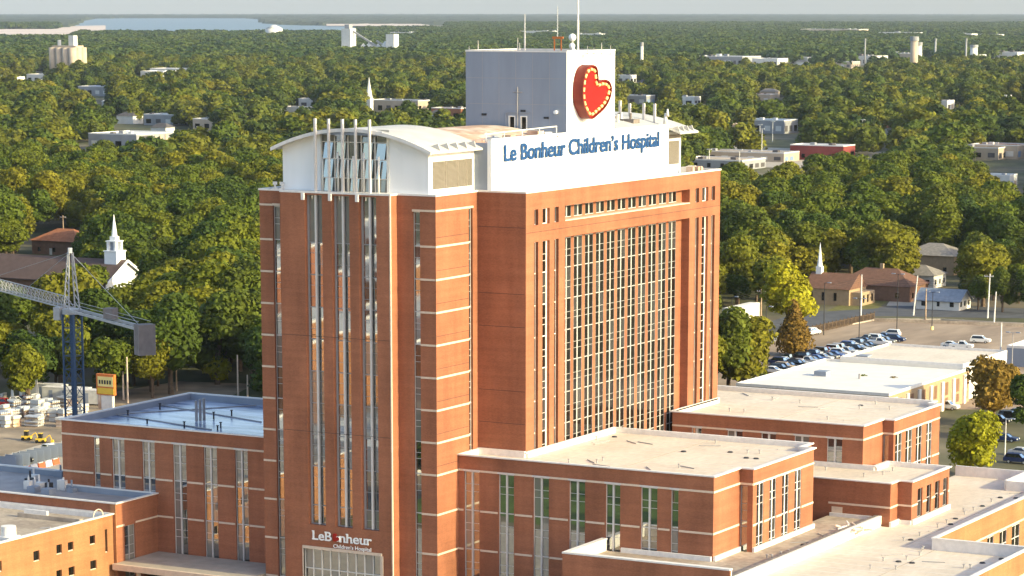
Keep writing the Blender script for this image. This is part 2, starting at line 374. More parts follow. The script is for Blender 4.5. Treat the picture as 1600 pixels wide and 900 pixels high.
# long +X facade
trio = [(13.3, 14.4), (15.6, 17.6), (18.98, 20.17)]; trioR = [(63.2, 64.42), (65.53, 67.66), (68.79, 70.03)]
REC = (22.0, 61.2); RD = 1.3
holes = [(a, b, 40.2, 42.3, .5) for a, b in trio+trioR]+[(a, b, 5., 37.98, .5) for a, b in trio+trioR]
holes += [(REC[0], REC[1], 40.35, 42.3, RD), (REC[0], REC[1], 3., 38.08, RD)]
mb = MB(); holed_wall(mb, 'R', XC, D1, YE, GZ, H, holes); mb.build('long_facade_wall', BRICK, T)
ST = [(23.7+3.31*k, 26.15+3.31*k) for k in range(11)]
mb = MB(); holed_wall(mb, 'R', XC-RD, REC[0], REC[1], 2.5, 42.8, [(a, b, 40.5, 42.15, .2) for a, b in ST]+[(a, b, 4.2, 37.8, .2) for a, b in ST])
mb.build('recess_wall', BRICK, T)
mb = MB(); mb.quad((XC, YE, GZ), (XA, YE, GZ), (XA, YE, H), (XC, YE, H)); mb.build('rear_wall', BRICK, T)
# roof deck
mb = MB(); mb.prism([(XA+.4, .4), (-.4, .4), (-.4, D1+.4), (XC-.4, D1+.4), (XC-.4, YE-.4), (XA+.4, YE-.4)], H-1.2, H-.7); mb.build('roof_deck', ROOFK, T)
mb = MB(); parapet(mb, [(XA, 0), (0, 0), (0, D1), (XC, D1), (XC, YE), (XA, YE)], H-.72, H-.005, .4)
mb.build('parapet', WHITE, T)
for a, b, c, d in [(XA-.1, PX0-.1, -.1, .45), (PX0-.1, PX1+.1, PY-.1, .42), (PX1+.1, .1, -.1, .45), (-.4, .1, .45, D1-.12), (-.4, XC+.1, D1-.12, D1+.4), (XC-.4, XC+.1, D1+.4, YE+.1), (XA-.1, XC-.4, YE-.4, YE+.1), (XA-.1, XA+.4, .45, YE-.4)]:
    MB().box(a, b, c, d, H-.04, H+.2).build('coping', CAP, T)
for a, b in S3: MB().box(a-.35, a+.1, PY-.3, PY-.02, H-.95, H-.045).build('bracket', CAP, T)
# stone bands
topb = [42.66]
bands(T, 'F', 0, [(XA+.02, sL[0]-.05)], topb+FL); bands(T, 'F', 0, [(sR[1]+.05, -.003)], topb+FL)
bands(T, 'R', 0, [(-.09, sS[0]-.03)], topb+FL)
mb = MB(); fbox(mb, 'F', 0, sR[0]-.05, sR[1]+.048, 42.5, 42.8, -.06, .3); mb.build('window_head', STONE, T); mb = MB(); fbox(mb, 'F', 0, sL[0]-.048, sL[1]+.05, 42.55, 42.85, -.06, .3); mb.build('window_head', STONE, T)
MB().box(.0, .09, sS[0]+.0, sS[1]+.1, 42.52, 42.8).build('window_head', STONE, T)
# thin movement joints in the brick
for z in [f+1.2 for f in FL[:8]]:
    mb = MB(); fbox(mb, 'R', 0, .1, sS[0]-.1, z-.03, z+.03, -.004, .02); mb.build('movement_joint', JOINT, T)
for z in (40.0, 31.2, 26.8, 18.2, 13.8, 9.95):
    mb = MB(); fbox(mb, 'F', D1, .15, XC-.15, z-.03, z+.03, -.004, .02); mb.build('movement_joint', JOINT, T)
for z in (39.3,):
    mb = MB(); fbox(mb, 'R', XC, D1+.1, YE-.1, z-.03, z+.03, -.004, .02); mb.build('movement_joint', JOINT, T)
for z in (25.6, 12.7):
    mb = MB(); fbox(mb, 'F', PY, PX0+.1, PX1-.2, z-.03, z+.03, -.004, .02)
    mb.build('movement_joint', JOINT, T)
# window strips: front
cutsF = floors_cuts(FL+[42.4], (-1.5, -2.3))
for a, b in (sL,): strip(T, 'F', 0, a, b, GZ+1, 42.55, cutsF, .4, False, FRAME, jamb=.06)
strip(T, 'F', 0, sR[0], sR[1], GZ+1, 42.5, cutsF, .4, False, FRAME, jamb=.06)
for a, b in S3:
    fr = strip(T, 'F', PY, a, b, 0, H-.25, floors_cuts(FL, (-1.4, -2.9)), .75, False, FRAMEG, jamb=.28, tilt=.008)
    mb = MB(); c = (a+b)/2+.15
    mb.box(c-.14, c+.14, PY+.3, PY+.66, .05, H+10.0-.3); mb.build('mullion_fin', FRAME, T)
strip(T, 'R', 0, sS[0], sS[1], 9.9, 42.5, cutsF, .4, False, FRAMEW, PANED, jamb=.06)
# lobby window
mb = MB(); fbox(mb, 'F', PY, lob[0]-.12, lob[1]+.25, lob[3], lob[3]+.38, -.12, .3); fbox(mb, 'F', PY, lob[1], lob[1]+.42, lob[2], lob[3]-.002, -.1, .3); fbox(mb, 'F', PY, lob[0]-.14, lob[0], lob[2], lob[3]-.002, -.1, .3)
fr = mb.build('lobby_surround', STONE, T)
for k in range(10):
    u = lob[0]+(lob[1]-lob[0])*k/9
    mb = MB(); fbox(mb, 'F', PY, u-.05, u+.05, lob[2], lob[3], .30, .46)
    if k == 0:
        for z in (-8.2, -6.1): fbox(mb, 'F', PY, lob[0], lob[1], z-.05, z+.05, .32, .45)
    mb.build('lobby_mullion', FRAMEW, fr)
for k in range(9):
    u0, u1 = (lob[0]+(lob[1]-lob[0])*q/9 for q in (k, k+1))
    for z0, z1 in ((lob[2], -8.2), (-8.2, -6.1), (-6.1, lob[3])): pane(fr, 'F', PY, u0, u1, z0, z1, .48, tilt=.02)
# window strips: long facade
cutsR = floors_cuts(FL, (-1.87, -2.76))
for tr in (trio, trioR):
    for i, (a, b) in enumerate(tr):
        mid = i == 1
        strip(T, 'R', XC, a, b, 5., 37.98, cutsR if mid else [(f, True) for f in FL], .5, False, FRAMEW, PANED, jamb=.3 if mid else .05)
        strip(T, 'R', XC, a, b, 40.2, 42.3, [], .5, False, FRAMEW if mid else FRAMEG, PANED, jamb=.3 if mid else .05)
for a, b in ST:
    strip(T, 'R', XC-RD, a, b, 4.2, 37.8, cutsR, .06, True, FRAMEM, PANED, mw=.30, proud=.02, thin=.05, jamb=.02)
    strip(T, 'R', XC-RD, a, b, 40.5, 42.15, [], .06, True, FRAMEM, PANED, mw=.34, proud=.02, jamb=.02)
mb = MB(); mb.box(XC-RD, XC+.05, REC[0], REC[1], 40.22, 40.36); mb.build('loggia_sill', STONE, T)

# penthouse under the front vault
XP, YP0, YP1 = -1.3, .45, 12.4; XPL = -23.9; EZ = 50.1
gl = (-17.9, -7.5)
def vault(name, x0, x1, y0, y1, ze, rise, th, m, parent, n=28, tmax=1.):
    mb = MB(); top = []; bot = []
    for i in range(n+1):
        t = tmax*i/n; x = x0+(x1-x0)*t; z = ze+rise*(1-(2*t-1)**2)
        top.append((x, z+th)); bot.append((x, z))
    loop = bot+top[::-1]
    mb.loft([[(x, y0, z) for x, z in loop], [(x, y1, z) for x, z in loop]], caps=False)
    for y, fl in ((y0, 0), (y1, 1)):
        for i in range(n):
            q = [(bot[i][0], y, bot[i][1]), (bot[i+1][0], y, bot[i+1][1]), (top[i+1][0], y, top[i+1][1]), (top[i][0], y, top[i][1])]
            mb.poly(q if not fl else q[::-1])
    return mb.build(name, m, parent)
def varch(x, x0, x1, ze, rise): t = (x-x0)/(x1-x0); return ze+rise*(1-(2*t-1)**2)
V1 = (XPL-.9, XP+1.3, EZ-.1, 2.75)
def gable(mb, xa, xb, y, zb, V, n=8, flip=False):
    for i in range(n):
        a = xa+(xb-xa)*i/n; b = xa+(xb-xa)*(i+1)/n
        q = [(a, y, zb), (b, y, zb), (b, y, varch(b, *V)+.05), (a, y, varch(a, *V)+.05)]
        mb.poly(q[::-1] if flip else q)
mb = MB()
gable(mb, XPL, gl[0], YP0, H-.7, V1); gable(mb, gl[1]+.2, XP, YP0, H-.7, V1)
mb.quad((gl[0], YP0, H-.7), (gl[0], YP0+.5, H-.7), (gl[0], YP0+.5, 52.6), (gl[0], YP0, 52.6))
gable(mb, XPL, XP, YP1, H-.7, V1, 16, True)
mb.quad((XPL, YP1, H-.7), (XPL, YP0, H-.7), (XPL, YP0, EZ+.5), (XPL, YP1, EZ+.5))
holed_wall(mb, 'R', XP, YP0, YP1, H-.7, EZ+.55, [(YP0+1.0, YP1-.5, 45.3, 48.9, .25)])
mb.build('penthouse_wall', WHITE, T)
mb = MB()
for k in range(24):
    z = 45.32+k*.15; mb.box(XP-.22, XP-.06, YP0+1.02, YP1-.52, z, z+.1)
for y in (YP0+4.6, YP0+7.8, YP0+10.): mb.box(XP-.2, XP-.04, y-.05, y+.05, 45.3, 48.9)
mb.build('louvre_panel', LOUV, T)
vault('vault_roof', V1[0], V1[1], YP0-1.5, YP1+.8, V1[2], V1[3], .28, VAULT, T)
mb = MB()
n = 24
for i in range(n):                                 # pale fascia along the front rim
    a = V1[0]+(V1[1]-V1[0])*i/n; b = V1[0]+(V1[1]-V1[0])*(i+1)/n
    za, zb = varch(a, *V1), varch(b, *V1)
    mb.loft([[(a, YP0-1.62, za-.12), (a, YP0-1.5, za-.12), (a, YP0-1.5, za+.34), (a, YP0-1.62, za+.34)], [(b, YP0-1.62, zb-.12), (b, YP0-1.5, zb-.12), (b, YP0-1.5, zb+.34), (b, YP0-1.62, zb+.34)]])
mb.build('roof_fascia', CAP, T)
for k in range(5):
    y = 1.5+k*2.35; x = V1[1]
    mb = MB(); zz = varch(x-1.5, *V1)+.28
    mb.loft([[(x-.1, y, V1[2]+.25), (x-1.7, y, zz), (x-.5, y, zz+.35)], [(x-.1, y+.16, V1[2]+.25), (x-1.7, y+.16, zz), (x-.5, y+.16, zz+.35)]])
    mb.build('eave_fin', VAULT, T)
# glazed centre of the penthouse with masts
mb = MB()
for k in range(6):
    u = gl[0]+(gl[1]-gl[0])*k/5; mb.box(u-.06, u+.06, YP0+.2, YP0+.35, H-.5, varch(u, *V1)-.6)
for z in (46.5, 49., 51.2): mb.box(gl[0], gl[1], YP0+.22, YP0+.33, z-.05, z+.05)
mb.box(gl[1]-.1, gl[1]+.25, YP0-.1, YP0+.5, H-.5, varch(gl[1], *V1))
fr = mb.build('penthouse_glazing_frame', FRAMEW, T)
for k in range(5):
    u0, u1 = (gl[0]+(gl[1]-gl[0])*q/5 for q in (k, k+1))
    for z0, z1 in ((44., 46.5), (46.5, 49.), (49., 51.2), (51.2, 52.9)): pane(fr, 'F', YP0, u0, u1, z0, z1, .42, tilt=.03).rotation_euler[0] -= rnd.choice((.0, .09, .10, .12))
for x in (-15.45, -11.3):
    MB().box(x-.13, x+.13, PY+.3, PY+.62, H+.2, H+9.7).build('mullion_fin', FRAME, T)
for i, x in enumerate((-17.0, -16.0, -14.6, -13.0, -12.2, -10.6, -9.7, -8.3)):
    MB().tube((x, PY+1.3, H+.1), (x, PY+1.3, H+4.4+.5*(i % 3)), .14, n=8).build('glass_brightener_tube', FRAMEW, T, True)  # white tubes added to make the penthouse glass look brighter
mb = MB(); mb.box(gl[0], gl[1], PY+.9, PY+1.15, 52.2, 52.75); mb.build('glazing_head_beam', GREYW, T)
for x in (-25.0, -23.9):
    mb = MB(); mb.box(x-.3, x+.3, -.05, .35, H+.2, H+.35); mb.tube((x, .15, H+.35), (x, .15, H+.9), .14); mb.box(x-.25, x+.25, .0, .3, H+.75, H+1.15)
    mb.build('roof_floodlight', CAP, T)
# sign wall, heart block, rear vault
XS, YS0, YS1 = 1.3, 12.42, 66.4
MB().box(XS-.6, XS, YS0, YS1, H-.8, 51.3).build('sign_wall', WHITE, T)
MB().box(XP+.01, XS-.62, YS0+.0, YS0+.4, H-.8, 50.9).build('sign_return_wall', GREYW, T)
MB().box(XS-.72, XS+.06, YS0-.05, YS1+.03, 51.3, 51.48).build('coping', CAP, T)
BX1, BX0, BY0, BY1, BZ = .6, -15.6, 35.1, 49.9, 62.45
def block_face():
    mb = MB()
    holed_wall(mb, 'F', BY0, BX0, BX1, H-.8, BZ, [(-8.65, -7.55, 51.6, 53.6, .3), (-6.75, -5.65, 51.6, 53.6, .3)])
    mb.quad((BX1, BY1, H-.8), (BX0, BY1, H-.8), (BX0, BY1, BZ), (BX1, BY1, BZ)); mb.quad((BX0, BY1, H-.8), (BX0, BY0, H-.8), (BX0, BY0, BZ), (BX0, BY1, BZ))
    return mb
for k in range(1, 12): MB().box(XS-.01, XS+.006, YS0+k*4.5-.025, YS0+k*4.5+.025, H, 51.28).build('panel_seam', FRAME, T)
for k in range(1, 6): MB().box(BX0+k*2.7-.03, BX0+k*2.7+.03, BY0-.008, BY0+.02, 52, BZ-.03).build('panel_seam', FRAMEG, T)
for z in (55.2, 58.8): MB().box(BX0+.03, BX1-.03, BY0-.006, BY0+.02, z-.03, z+.03).build('panel_seam', FRAMEG, T)
block_face().build('rooftop_block_wall', GREYW, T)
mb = MB(); mb.quad((BX1, BY0, H-.8), (BX1, BY1, H-.8), (BX1, BY1, BZ), (BX1, BY0, BZ)); mb.build('heart_wall', WHITE, T)
MB().box(BX0+.05, BX1-.05, BY0+.05, BY1-.05, BZ-.5, BZ-.3).build('rooftop_block_deck', ROOFK, T)
for q in ((BX0-.05, BX1+.05, BY0-.05, BY0+.3), (BX0-.05, BX1+.05, BY1-.3, BY1+.05), (BX0-.05, BX0+.3, BY0+.3, BY1-.3), (BX1-.3, BX1+.05, BY0+.3, BY1-.3)):
    MB().box(*q, BZ-.02, BZ+.22).build('coping', CAP, T)
for a, b in ((-8.65, -7.55), (-6.75, -5.65)):
    mb = MB(); fbox(mb, 'F', BY0, a, a+.16, 51.6, 53.6, -.06, .2); fbox(mb, 'F', BY0, b-.16, b, 51.6, 53.6, -.06, .2); fbox(mb, 'F', BY0, a+.16, b-.16, 53.44, 53.6, -.06, .2); fbox(mb, 'F', BY0, a+.16, b-.16, 51.6, 51.74, -.06, .2)
    fr = mb.build('block_window', FRAMEW, T); pane(fr, 'F', BY0, a, b, 51.6, 53.6, .22, PANED)
mb = MB(); mb.box(-9.1, -5.3, BY0-.35, BY0-.002, 51.2, 51.4); mb.box(-9.1, -8.98, BY0-.2, BY0-.002, 51.4, 54.0); mb.box(-9.1, -5.3, BY0-.16, BY0-.002, 54.0, 54.12); mb.build('window_hood', GREYW, T)
mb = MB(); mb.tube((-7.15, BY0-.12, 51.4), (-7.15, BY0-.12, 57.6), .07); mb.tube((-7.9, BY0-.12, 56.9), (-6.4, BY0-.12, 56.9), .05); mb.build('conduit', FRAMEG, T)
for x, z in ((-12.6, 53.7), (-6.3, 54.3), (-2.6, 53.4)): MB().box(x-.38, x+.38, BY0-.12, BY0-.002, z-.14, z+.14).build('wall_vent', BLACK, T)
MB().tube((-1.0, BY0-.5, 54.2), (-1.0, BY0-.003, 54.2), .25, n=12).build('wall_lamp', SIGNW, T)
# rear vault with louvres
V3 = (-23.9, XS+1.9, 50.0, 2.6)
mb = MB(); holed_wall(mb, 'R', XS-.3, YS1+.002, YE-.6, H-.7, 50.3, [(YS1+.5, YE-1.1, 45.4, 48.9, .25)]); mb.quad((XS-.3, YE-.6, H-.7), (-22, YE-.6, H-.7), (-22, YE-.6, 50.3), (XS-.3, YE-.6, 50.3))
mb.build('penthouse_wall', WHITE, T)
mb = MB()
for k in range(23): mb.box(XS-.52, XS-.36, YS1+.52, YE-1.12, 45.42+k*.15, 45.52+k*.15)
mb.box(XS-.34, XS-.22, YS1+.3, YE-.8, 49.3, 49.85)
mb.build('louvre_panel', LOUV, T)
vault('vault_roof', *V3[:2], 52., 66.2, *V3[2:], .28, VAULT, T, tmax=(XS-.75-V3[0])/(V3[1]-V3[0])); vault('vault_roof', *V3[:2], 66.41, YE+.9, *V3[2:], .282, VAULT, T)
for k in range(4):
    y = 66.6+k*1.6; x = V3[1]; zz = varch(x-1.5, *V3)+.28
    mb = MB(); mb.loft([[(x-.1, y, V3[2]+.25), (x-1.7, y, zz), (x-.5, y, zz+.35)], [(x-.1, y+.16, V3[2]+.25), (x-1.7, y+.16, zz), (x-.5, y+.16, zz+.35)]]); mb.build('eave_fin', VAULT, T)
for px, h in ((968, 2.1), (983, 1.9), (1005, 2.4), (1022, 2.8)):
    p = at(px, 178, y=66); x = p[0]; MB().box(x-.17, x+.17, 66, 66.34, varch(x, *V3)+.2, varch(x, *V3)+.3+h).build('vault_post', FRAME, T)
for p, s_ in (((1040, 185), .8), ((1043, 176), .55)):
    q = at(*p, y=66); MB().tube((q[0], 66, q[2]-s_), (q[0], 66, q[2]+s_), s_*.5, s_*.2, 8).build('roof_ventilator', CAP, T, True)
# middle plant roof and clutter between the two vaults
vault('plant_roof', -22.5, -.6, 14.2, 34.4, 50.0, 1.9, .35, RUST, T)
MB().box(-22, -1.2, 14.6, 34.0, H-.8, 49.9).build('plant_screen_wall', GREYW, T)
rc = random.Random(11)
for k in range(26):
    x = rc.uniform(-4.5, .3); y = rc.uniform(17, 34.5); s_ = rc.uniform(.5, 1.5); z = rc.uniform(49.6, 51.0)
    mb = MB(); mb.box(x-s_, x+s_, y-s_, y+s_, z-2.4, z+rc.uniform(.2, .9))
    mb.tube((x-s_*1.6, y, z+.25), (x+s_*1.6, y, z+.25), .12)
    mb.build('rooftop_unit', [ROOFK, RUST, GREYW, CAP][k % 4], T)
mb = MB(); mb.tube((-.4, 13.5, 52.0), (-.4, 34, 52.3), .09)
for y in range(14, 35, 5): mb.tube((-.4, y, 50.), (-.4, y, 52.2), .07)
mb.build('guard_rail', CAP, T)
for k in range(10):
    x = rc.uniform(-6, -1.); y = rc.uniform(50.5, 62); s_ = rc.uniform(.5, 1.2)
    mb = MB(); mb.box(x-s_, x+s_, y-s_, y+s_, 48.2, 51.5+rc.uniform(0, 1.2)); mb.tube((x, y, 51.5), (x, y, 53.2), .2); mb.build('rooftop_unit', [ROOFK, BLACK, CAP][k % 3], T)
# things lying on the strip of roof at the far end of the facade
for k in range(8):
    y = 66+k*.65; x = rc.uniform(3.0, 5.6); mb = MB(); mb.box(x-.5, x+.6, y-.3, y+.3, H-.75, H+.35+.4*rc.random()); mb.build('roof_debris', [RUST, CAP][k % 2], T)
finish(T)

# ------------------------------------------------------------------ signs
def text_letters(root, string, face, p, u0, u1, zb, zt_, m, bold=.02, ext=.05, slope=0., slab=0., fat=0.):
    """single letters, spread so that the line runs from u0 to u1 and the capitals from zb to zt_"""
    def mk(s):
        cu = bpy.data.curves.new('letter', 'FONT'); cu.body = s; cu.offset = bold; cu.extrude = .0
        o = bpy.data.objects.new('letter', cu); COL.objects.link(o); bpy.context.view_layer.update()
        ev = o.evaluated_get(bpy.context.evaluated_depsgraph_get()); me = bpy.data.meshes.new_from_object(ev)
        bpy.data.objects.remove(o); return me
    def xr(me): xs = [v.co.x for v in me.vertices]; return (min(xs), max(xs)) if xs else (0, 0)
    cap = max(v.co.y for v in mk('H').vertices)
    whole = xr(mk(string)); sx = (u1-u0)/(whole[1]-whole[0]); sz = (zt_-zb)/cap
    for i, ch in enumerate(string):
        if ch == ' ': continue
        me = mk(ch); x_at = xr(mk(string[:i+1]))[1]-xr(me)[1]
        mb = MB(); n = len(me.vertices)
        P = [((v.co.x+x_at-whole[0])*sx, v.co.y*sz) for v in me.vertices]
        for d in (-ext, 0.):
            mb.v += [pt(face, p, u0+a, zb+b+slope*a, d) for a, b in P]
        for f in me.polygons:
            vs = list(f.vertices); mb.f.append(tuple(vs)); mb.m.append(0)
        if fat:
            for q_ in (1, 2):
                b0_ = len(mb.v); mb.v += [pt(face, p, u0+a+fat*q_, zb+b, -ext-.006*q_) for a, b in P]
                for f in me.polygons: mb.f.append(tuple(b0_+v_ for v_ in f.vertices)); mb.m.append(0)
        ec = {}
        for f in me.polygons:
            for a, b in f.edge_keys: ec[(a, b)] = ec.get((a, b), 0)+1
        for (a, b), c in ec.items():
            if c == 1: mb.f.append((a, b, b+n, a+n)); mb.m.append(0)
        if slab:                                       # slab feet and heads on straight stems
            xs = [a for a, b in P]; lo, hi = min(xs), max(xs); w_ = hi-lo; hh = .13*(zt_-zb)
            xh = max(b for a, b in P)
            spots = {'L': [(lo, 0), (lo, xh-hh)], 'B': [(lo, 0), (lo, xh-hh)], 'n': [(lo, 0), (hi-.18*w_, 0), (lo, xh-hh)], 'h': [(lo, 0), (hi-.18*w_, 0), (lo, xh-hh)], 'u': [(lo, xh-hh), (hi-.2*w_, xh-hh), (hi-.2*w_, 0)], 'r': [(lo, 0), (lo, xh-hh)]}.get(ch, [])
            for a, b in spots: fbox(mb, face, p, u0+a-.11*slab, u0+a+.34*slab, zb+b+slope*a, zb+b+hh+slope*a, -ext-.01, 0)
        mb.build('letter', m, root)
sg = thing('rooftop_sign', 'row of large blue letters fixed to the white rooftop wall', 'sign', (XS, 40, 46))
XSIGN = XS+.16
a = at(788, 251, x=XSIGN); b = at(1030, 228.7, x=XSIGN); at_ = at(788.5, 225.5, x=XSIGN)
zb = (a[2]+b[2])/2; zt = at_[2]-a[2]+zb
text_letters(sg, "Le Bonheur Children\u2019s Hospital", 'R', XSIGN, a[1], b[1], zb, zt, SIGNB, .022, .02, fat=.045)
mb = MB(); y_ = at(845, 249, x=XS)[1]
MB().box(XS-.0, XSIGN-.02, a[1], b[1], zb+.8, zb+.9).build('mounting_rail', FRAMEW, sg)
finish(sg)
sg = thing('entrance_sign', 'white letters with a red heart above the lobby window on the brick panel', 'sign', (-13, PY, -2))
YT = PY-.12
a = at(488.7, 842.5, y=YT); b = at(581, 852, y=YT); c = at(488.7, 828.5, y=YT)
sl_ = (b[2]-a[2])/(b[0]-a[0]); sl_ = 0 if abs(sl_) > .2 else sl_
hx0 = a[0]+(b[0]-a[0])*.335; hx1 = a[0]+(b[0]-a[0])*.455
text_letters(sg, 'LeB', 'F', YT, a[0], hx0-.1, a[2], c[2], SIGNW, .016, .05, 0, .8)
text_letters(sg, 'nheur', 'F', YT, hx1+.05, b[0], a[2], c[2], SIGNW, .016, .05, 0, .8)
a2 = at(521, 855.8, y=YT); b2 = at(580, 861, y=YT); c2 = at(521, 850, y=YT)
text_letters(sg, "Children\u2019s Hospital", 'F', YT, a2[0], b2[0], a2[2], c2[2], SIGNW, .012, .04)
def heart_outline(n=40):
    pts = []
    for i in range(n):
        t = 2*math.pi*i/n; pts.append((16*math.sin(t)**3/16., (13*math.cos(t)-5*math.cos(2*t)-2*math.cos(3*t)-math.cos(4*t))/16.))
    return pts[::-1]
mb = MB(); hc = ((hx0+hx1)/2, (a[2]+c[2])/2-.12); hs = (hx1-hx0)*.56; ro = R_(-38)
hp = [(hc[0]+hs*(x*math.cos(ro)-y*math.sin(ro)), hc[1]+hs*(x*math.sin(ro)+y*math.cos(ro))) for x, y in heart_outline()]
mb.loft([[(x, YT-.1, z) for x, z in hp], [(x, YT, z) for x, z in hp]])
mb.build('heart', HEART, sg)
mb = MB()
for i in range(26, 38):
    p0, p1 = hp[i % 40], hp[(i+1) % 40]; mb.bar((p0[0], YT-.12, p0[1]), (p1[0], YT-.12, p1[1]), .07)
mb.build('heart_highlight', SIGNW, sg)
finish(sg)
# big heart
hsn = thing('heart_sign', 'big tilted red heart with a border of yellow bulbs on the white rooftop block', 'sign', (BX1, 42, 55))
HT = 1.55; XH = BX1+.06
outl = [(923.5, 186), (913.5, 168), (910.5, 150), (911.5, 128), (916, 110), (922, 102.5), (928, 101.5), (933.5, 106), (935.5, 118), (936.3, 126.5), (941, 124.5), (948, 124.5), (954, 129), (956.6, 140), (953.5, 155), (946.5, 168), (936, 178.5)]
hp = [at(px, py, x=XH+HT) for px, py in outl]; hp = [(p[1], p[2]) for p in hp]
def smooth_loop(p, k=5):
    out = []; n = len(p)
    for i in range(n):
        p0, p1, p2, p3 = (np.array(p[(i+j-1) % n]) for j in range(4))
        if i in (8, 9): k_ = 2
        for q in range(k):
            t = q/k; out.append(tuple(.5*((2*p1)+(-p0+p2)*t+(2*p0-5*p1+4*p2-p3)*t*t+(-p0+3*p1-3*p2+p3)*t**3)))
    return out
hl = smooth_loop(hp)[::-1]
area = sum(hl[i][0]*hl[(i+1) % len(hl)][1]-hl[(i+1) % len(hl)][0]*hl[i][1] for i in range(len(hl)))
if area < 0: hl = hl[::-1]
mb = MB(); mb.loft([[(XH, y, z) for y, z in hl], [(XH+HT, y, z) for y, z in hl]], caps=False); mb.build('heart_side', HEARTS, hsn)
cy_, cz_ = np.mean([p[0] for p in hl]), np.mean([p[1] for p in hl])
mb = MB(); mb.poly([(XH+HT-.25, y, z) for y, z in hl]); mb.build('heart_face', HEART, hsn)
def inset(p, t):
    out = []; n = len(p)
    for i in range(n):
        a_, b_ = np.array(p[i-1]), np.array(p[(i+1) % n]); d = b_-a_; d = d/np.linalg.norm(d); out.append((p[i][0]-d[1]*t, p[i][1]+d[0]*t))
    return out
il = inset(hl, .22); mb = MB(); n = len(hl)
for i in range(n):
    j = (i+1) % n
    mb.quad((XH+HT, *hl[i]), (XH+HT, *hl[j]), (XH+HT, *il[j]), (XH+HT, *il[i])); mb.quad((XH+HT, *il[i]), (XH+HT, *il[j]), (XH+HT-.25, *il[j]), (XH+HT-.25, *il[i]))
mb.build('heart_rim', HEARTS, hsn)
bl = inset(hl, .62); acc = [0]
for i in range(n): acc.append(acc[-1]+math.dist(bl[i], bl[(i+1) % n]))
NB = 23
for k in range(NB):
    def along(s):
        s %= acc[-1]; i = max(j for j in range(n) if acc[j] <= s); t = (s-acc[i])/max(acc[i+1]-acc[i], 1e-6); A, B = bl[i], bl[(i+1) % n]
        return (A[0]+(B[0]-A[0])*t, A[1]+(B[1]-A[1])*t)
    L_ = acc[-1]/NB; A, B = along(k*L_), along(k*L_+L_*.56)
    mb = MB(); mb.tube((XH+HT-.18, *A), (XH+HT-.18, *B), .21, n=8); mb.build('bulb_tube', HEARTB, hsn)
finish(hsn)

# ------------------------------------------------------------------ podium wings
def simple_roof(root, outline, z, m, pz, pm=BRICK, t=.4, cop=True, inner=CAP):
    n = len(outline); ins = []
    for i in range(n):
        p, c, q = outline[i-1], outline[i], outline[(i+1) % n]; o_ = [0., 0.]
        for a, b in ((p, c), (c, q)):
            dx, dy = b[0]-a[0], b[1]-a[1]; l = math.hypot(dx, dy); o_[0] += -dy/l*.12; o_[1] += dx/l*.12
        ins.append((c[0]+o_[0], c[1]+o_[1]))
    MB().prism(ins, z-.4, z).build('roof', m, root)
    mb = MB(); parapet(mb, outline, z-.39, pz, t); mb.build('parapet', inner, root)
    if cop:
        n = len(outline)
        for i in range(n):
            a, b = outline[i], outline[(i+1) % n]; x0, x1 = sorted((a[0], b[0])); y0, y1 = sorted((a[1], b[1])); e = .28
            hz = i*.003
            if x1-x0 > y1-y0: MB().box(x0-e+.001*i, x1+e-.001*i, y0-e, y0+e, pz-.01, pz+.16+hz).build('coping', CAP, root)
            else: MB().box(x0-e, x0+e, y0+e, y1-e, pz-.012, pz+.16+hz).build('coping', CAP, root)
def seams(root, x0, x1, y0, y1, z, step=3.0):
    k = y0+step
    while k < y1-1:
        MB().box(x0, x1, k-.05, k+.05, z-.01, z+.012).build('roof_seam', CAP, root); k += step
    MB().box((x0+x1)/2-.04, (x0+x1)/2+.04, y0, y1, z-.01, z+.02).build('roof_seam', ROOFD, root)
def xs_at(pxs, y, py): return [at(p, py, y=y)[0] for p in pxs]
def ys_at(pxs, x, py): return [at(p, py, x=x)[1] for p in pxs]
def gaps(u0, u1, wins, e=.05):
    out = []; a = u0
    for w0, w1 in wins:
        if w0-e-a > .3: out.append((a, w0-e))
        a = w1+e
    if u1-a > .3: out.append((a, u1))
    return out
PZ = 9.92; LV = [7.85, 2.53, -2.78, -8.1]
cutsP = floors_cuts(LV, (-1.75, -2.75))
def wing_front(root, face, p, u0, u1, wins, z0, z1, me=PANE, fm=FRAME, single=(), head=True, wd=.3, mw=.2):
    if face == 'R': wd = .14
    mb = MB(); holed_wall(mb, face, p, u0, u1, z0, z1, [(a, b, max(z0, GZ+.5), LV[0]-.02, wd) for a, b in wins]); mb.build('wall', BRICK, root)
    for i, (a, b) in enumerate(wins):
        strip(root, face, p, a, b, max(z0, GZ+.5), LV[0]-.02, cutsP, wd, i not in single, fm, me, mw=mw, jamb=.08 if face == 'F' else .04, proud=.16 if face == 'F' else .03, tilt=.006)
        if head: mb = MB(); fbox(mb, face, p, a-.12, b+.12, LV[0]-.02, LV[0]+.22, -.12, .1); mb.build('window_head', FRAME, root)
    bands(root, face, p, gaps(u0+.004, u1-.004, wins, .13), [LV[0]+.1]+LV[1:], .26, .08)
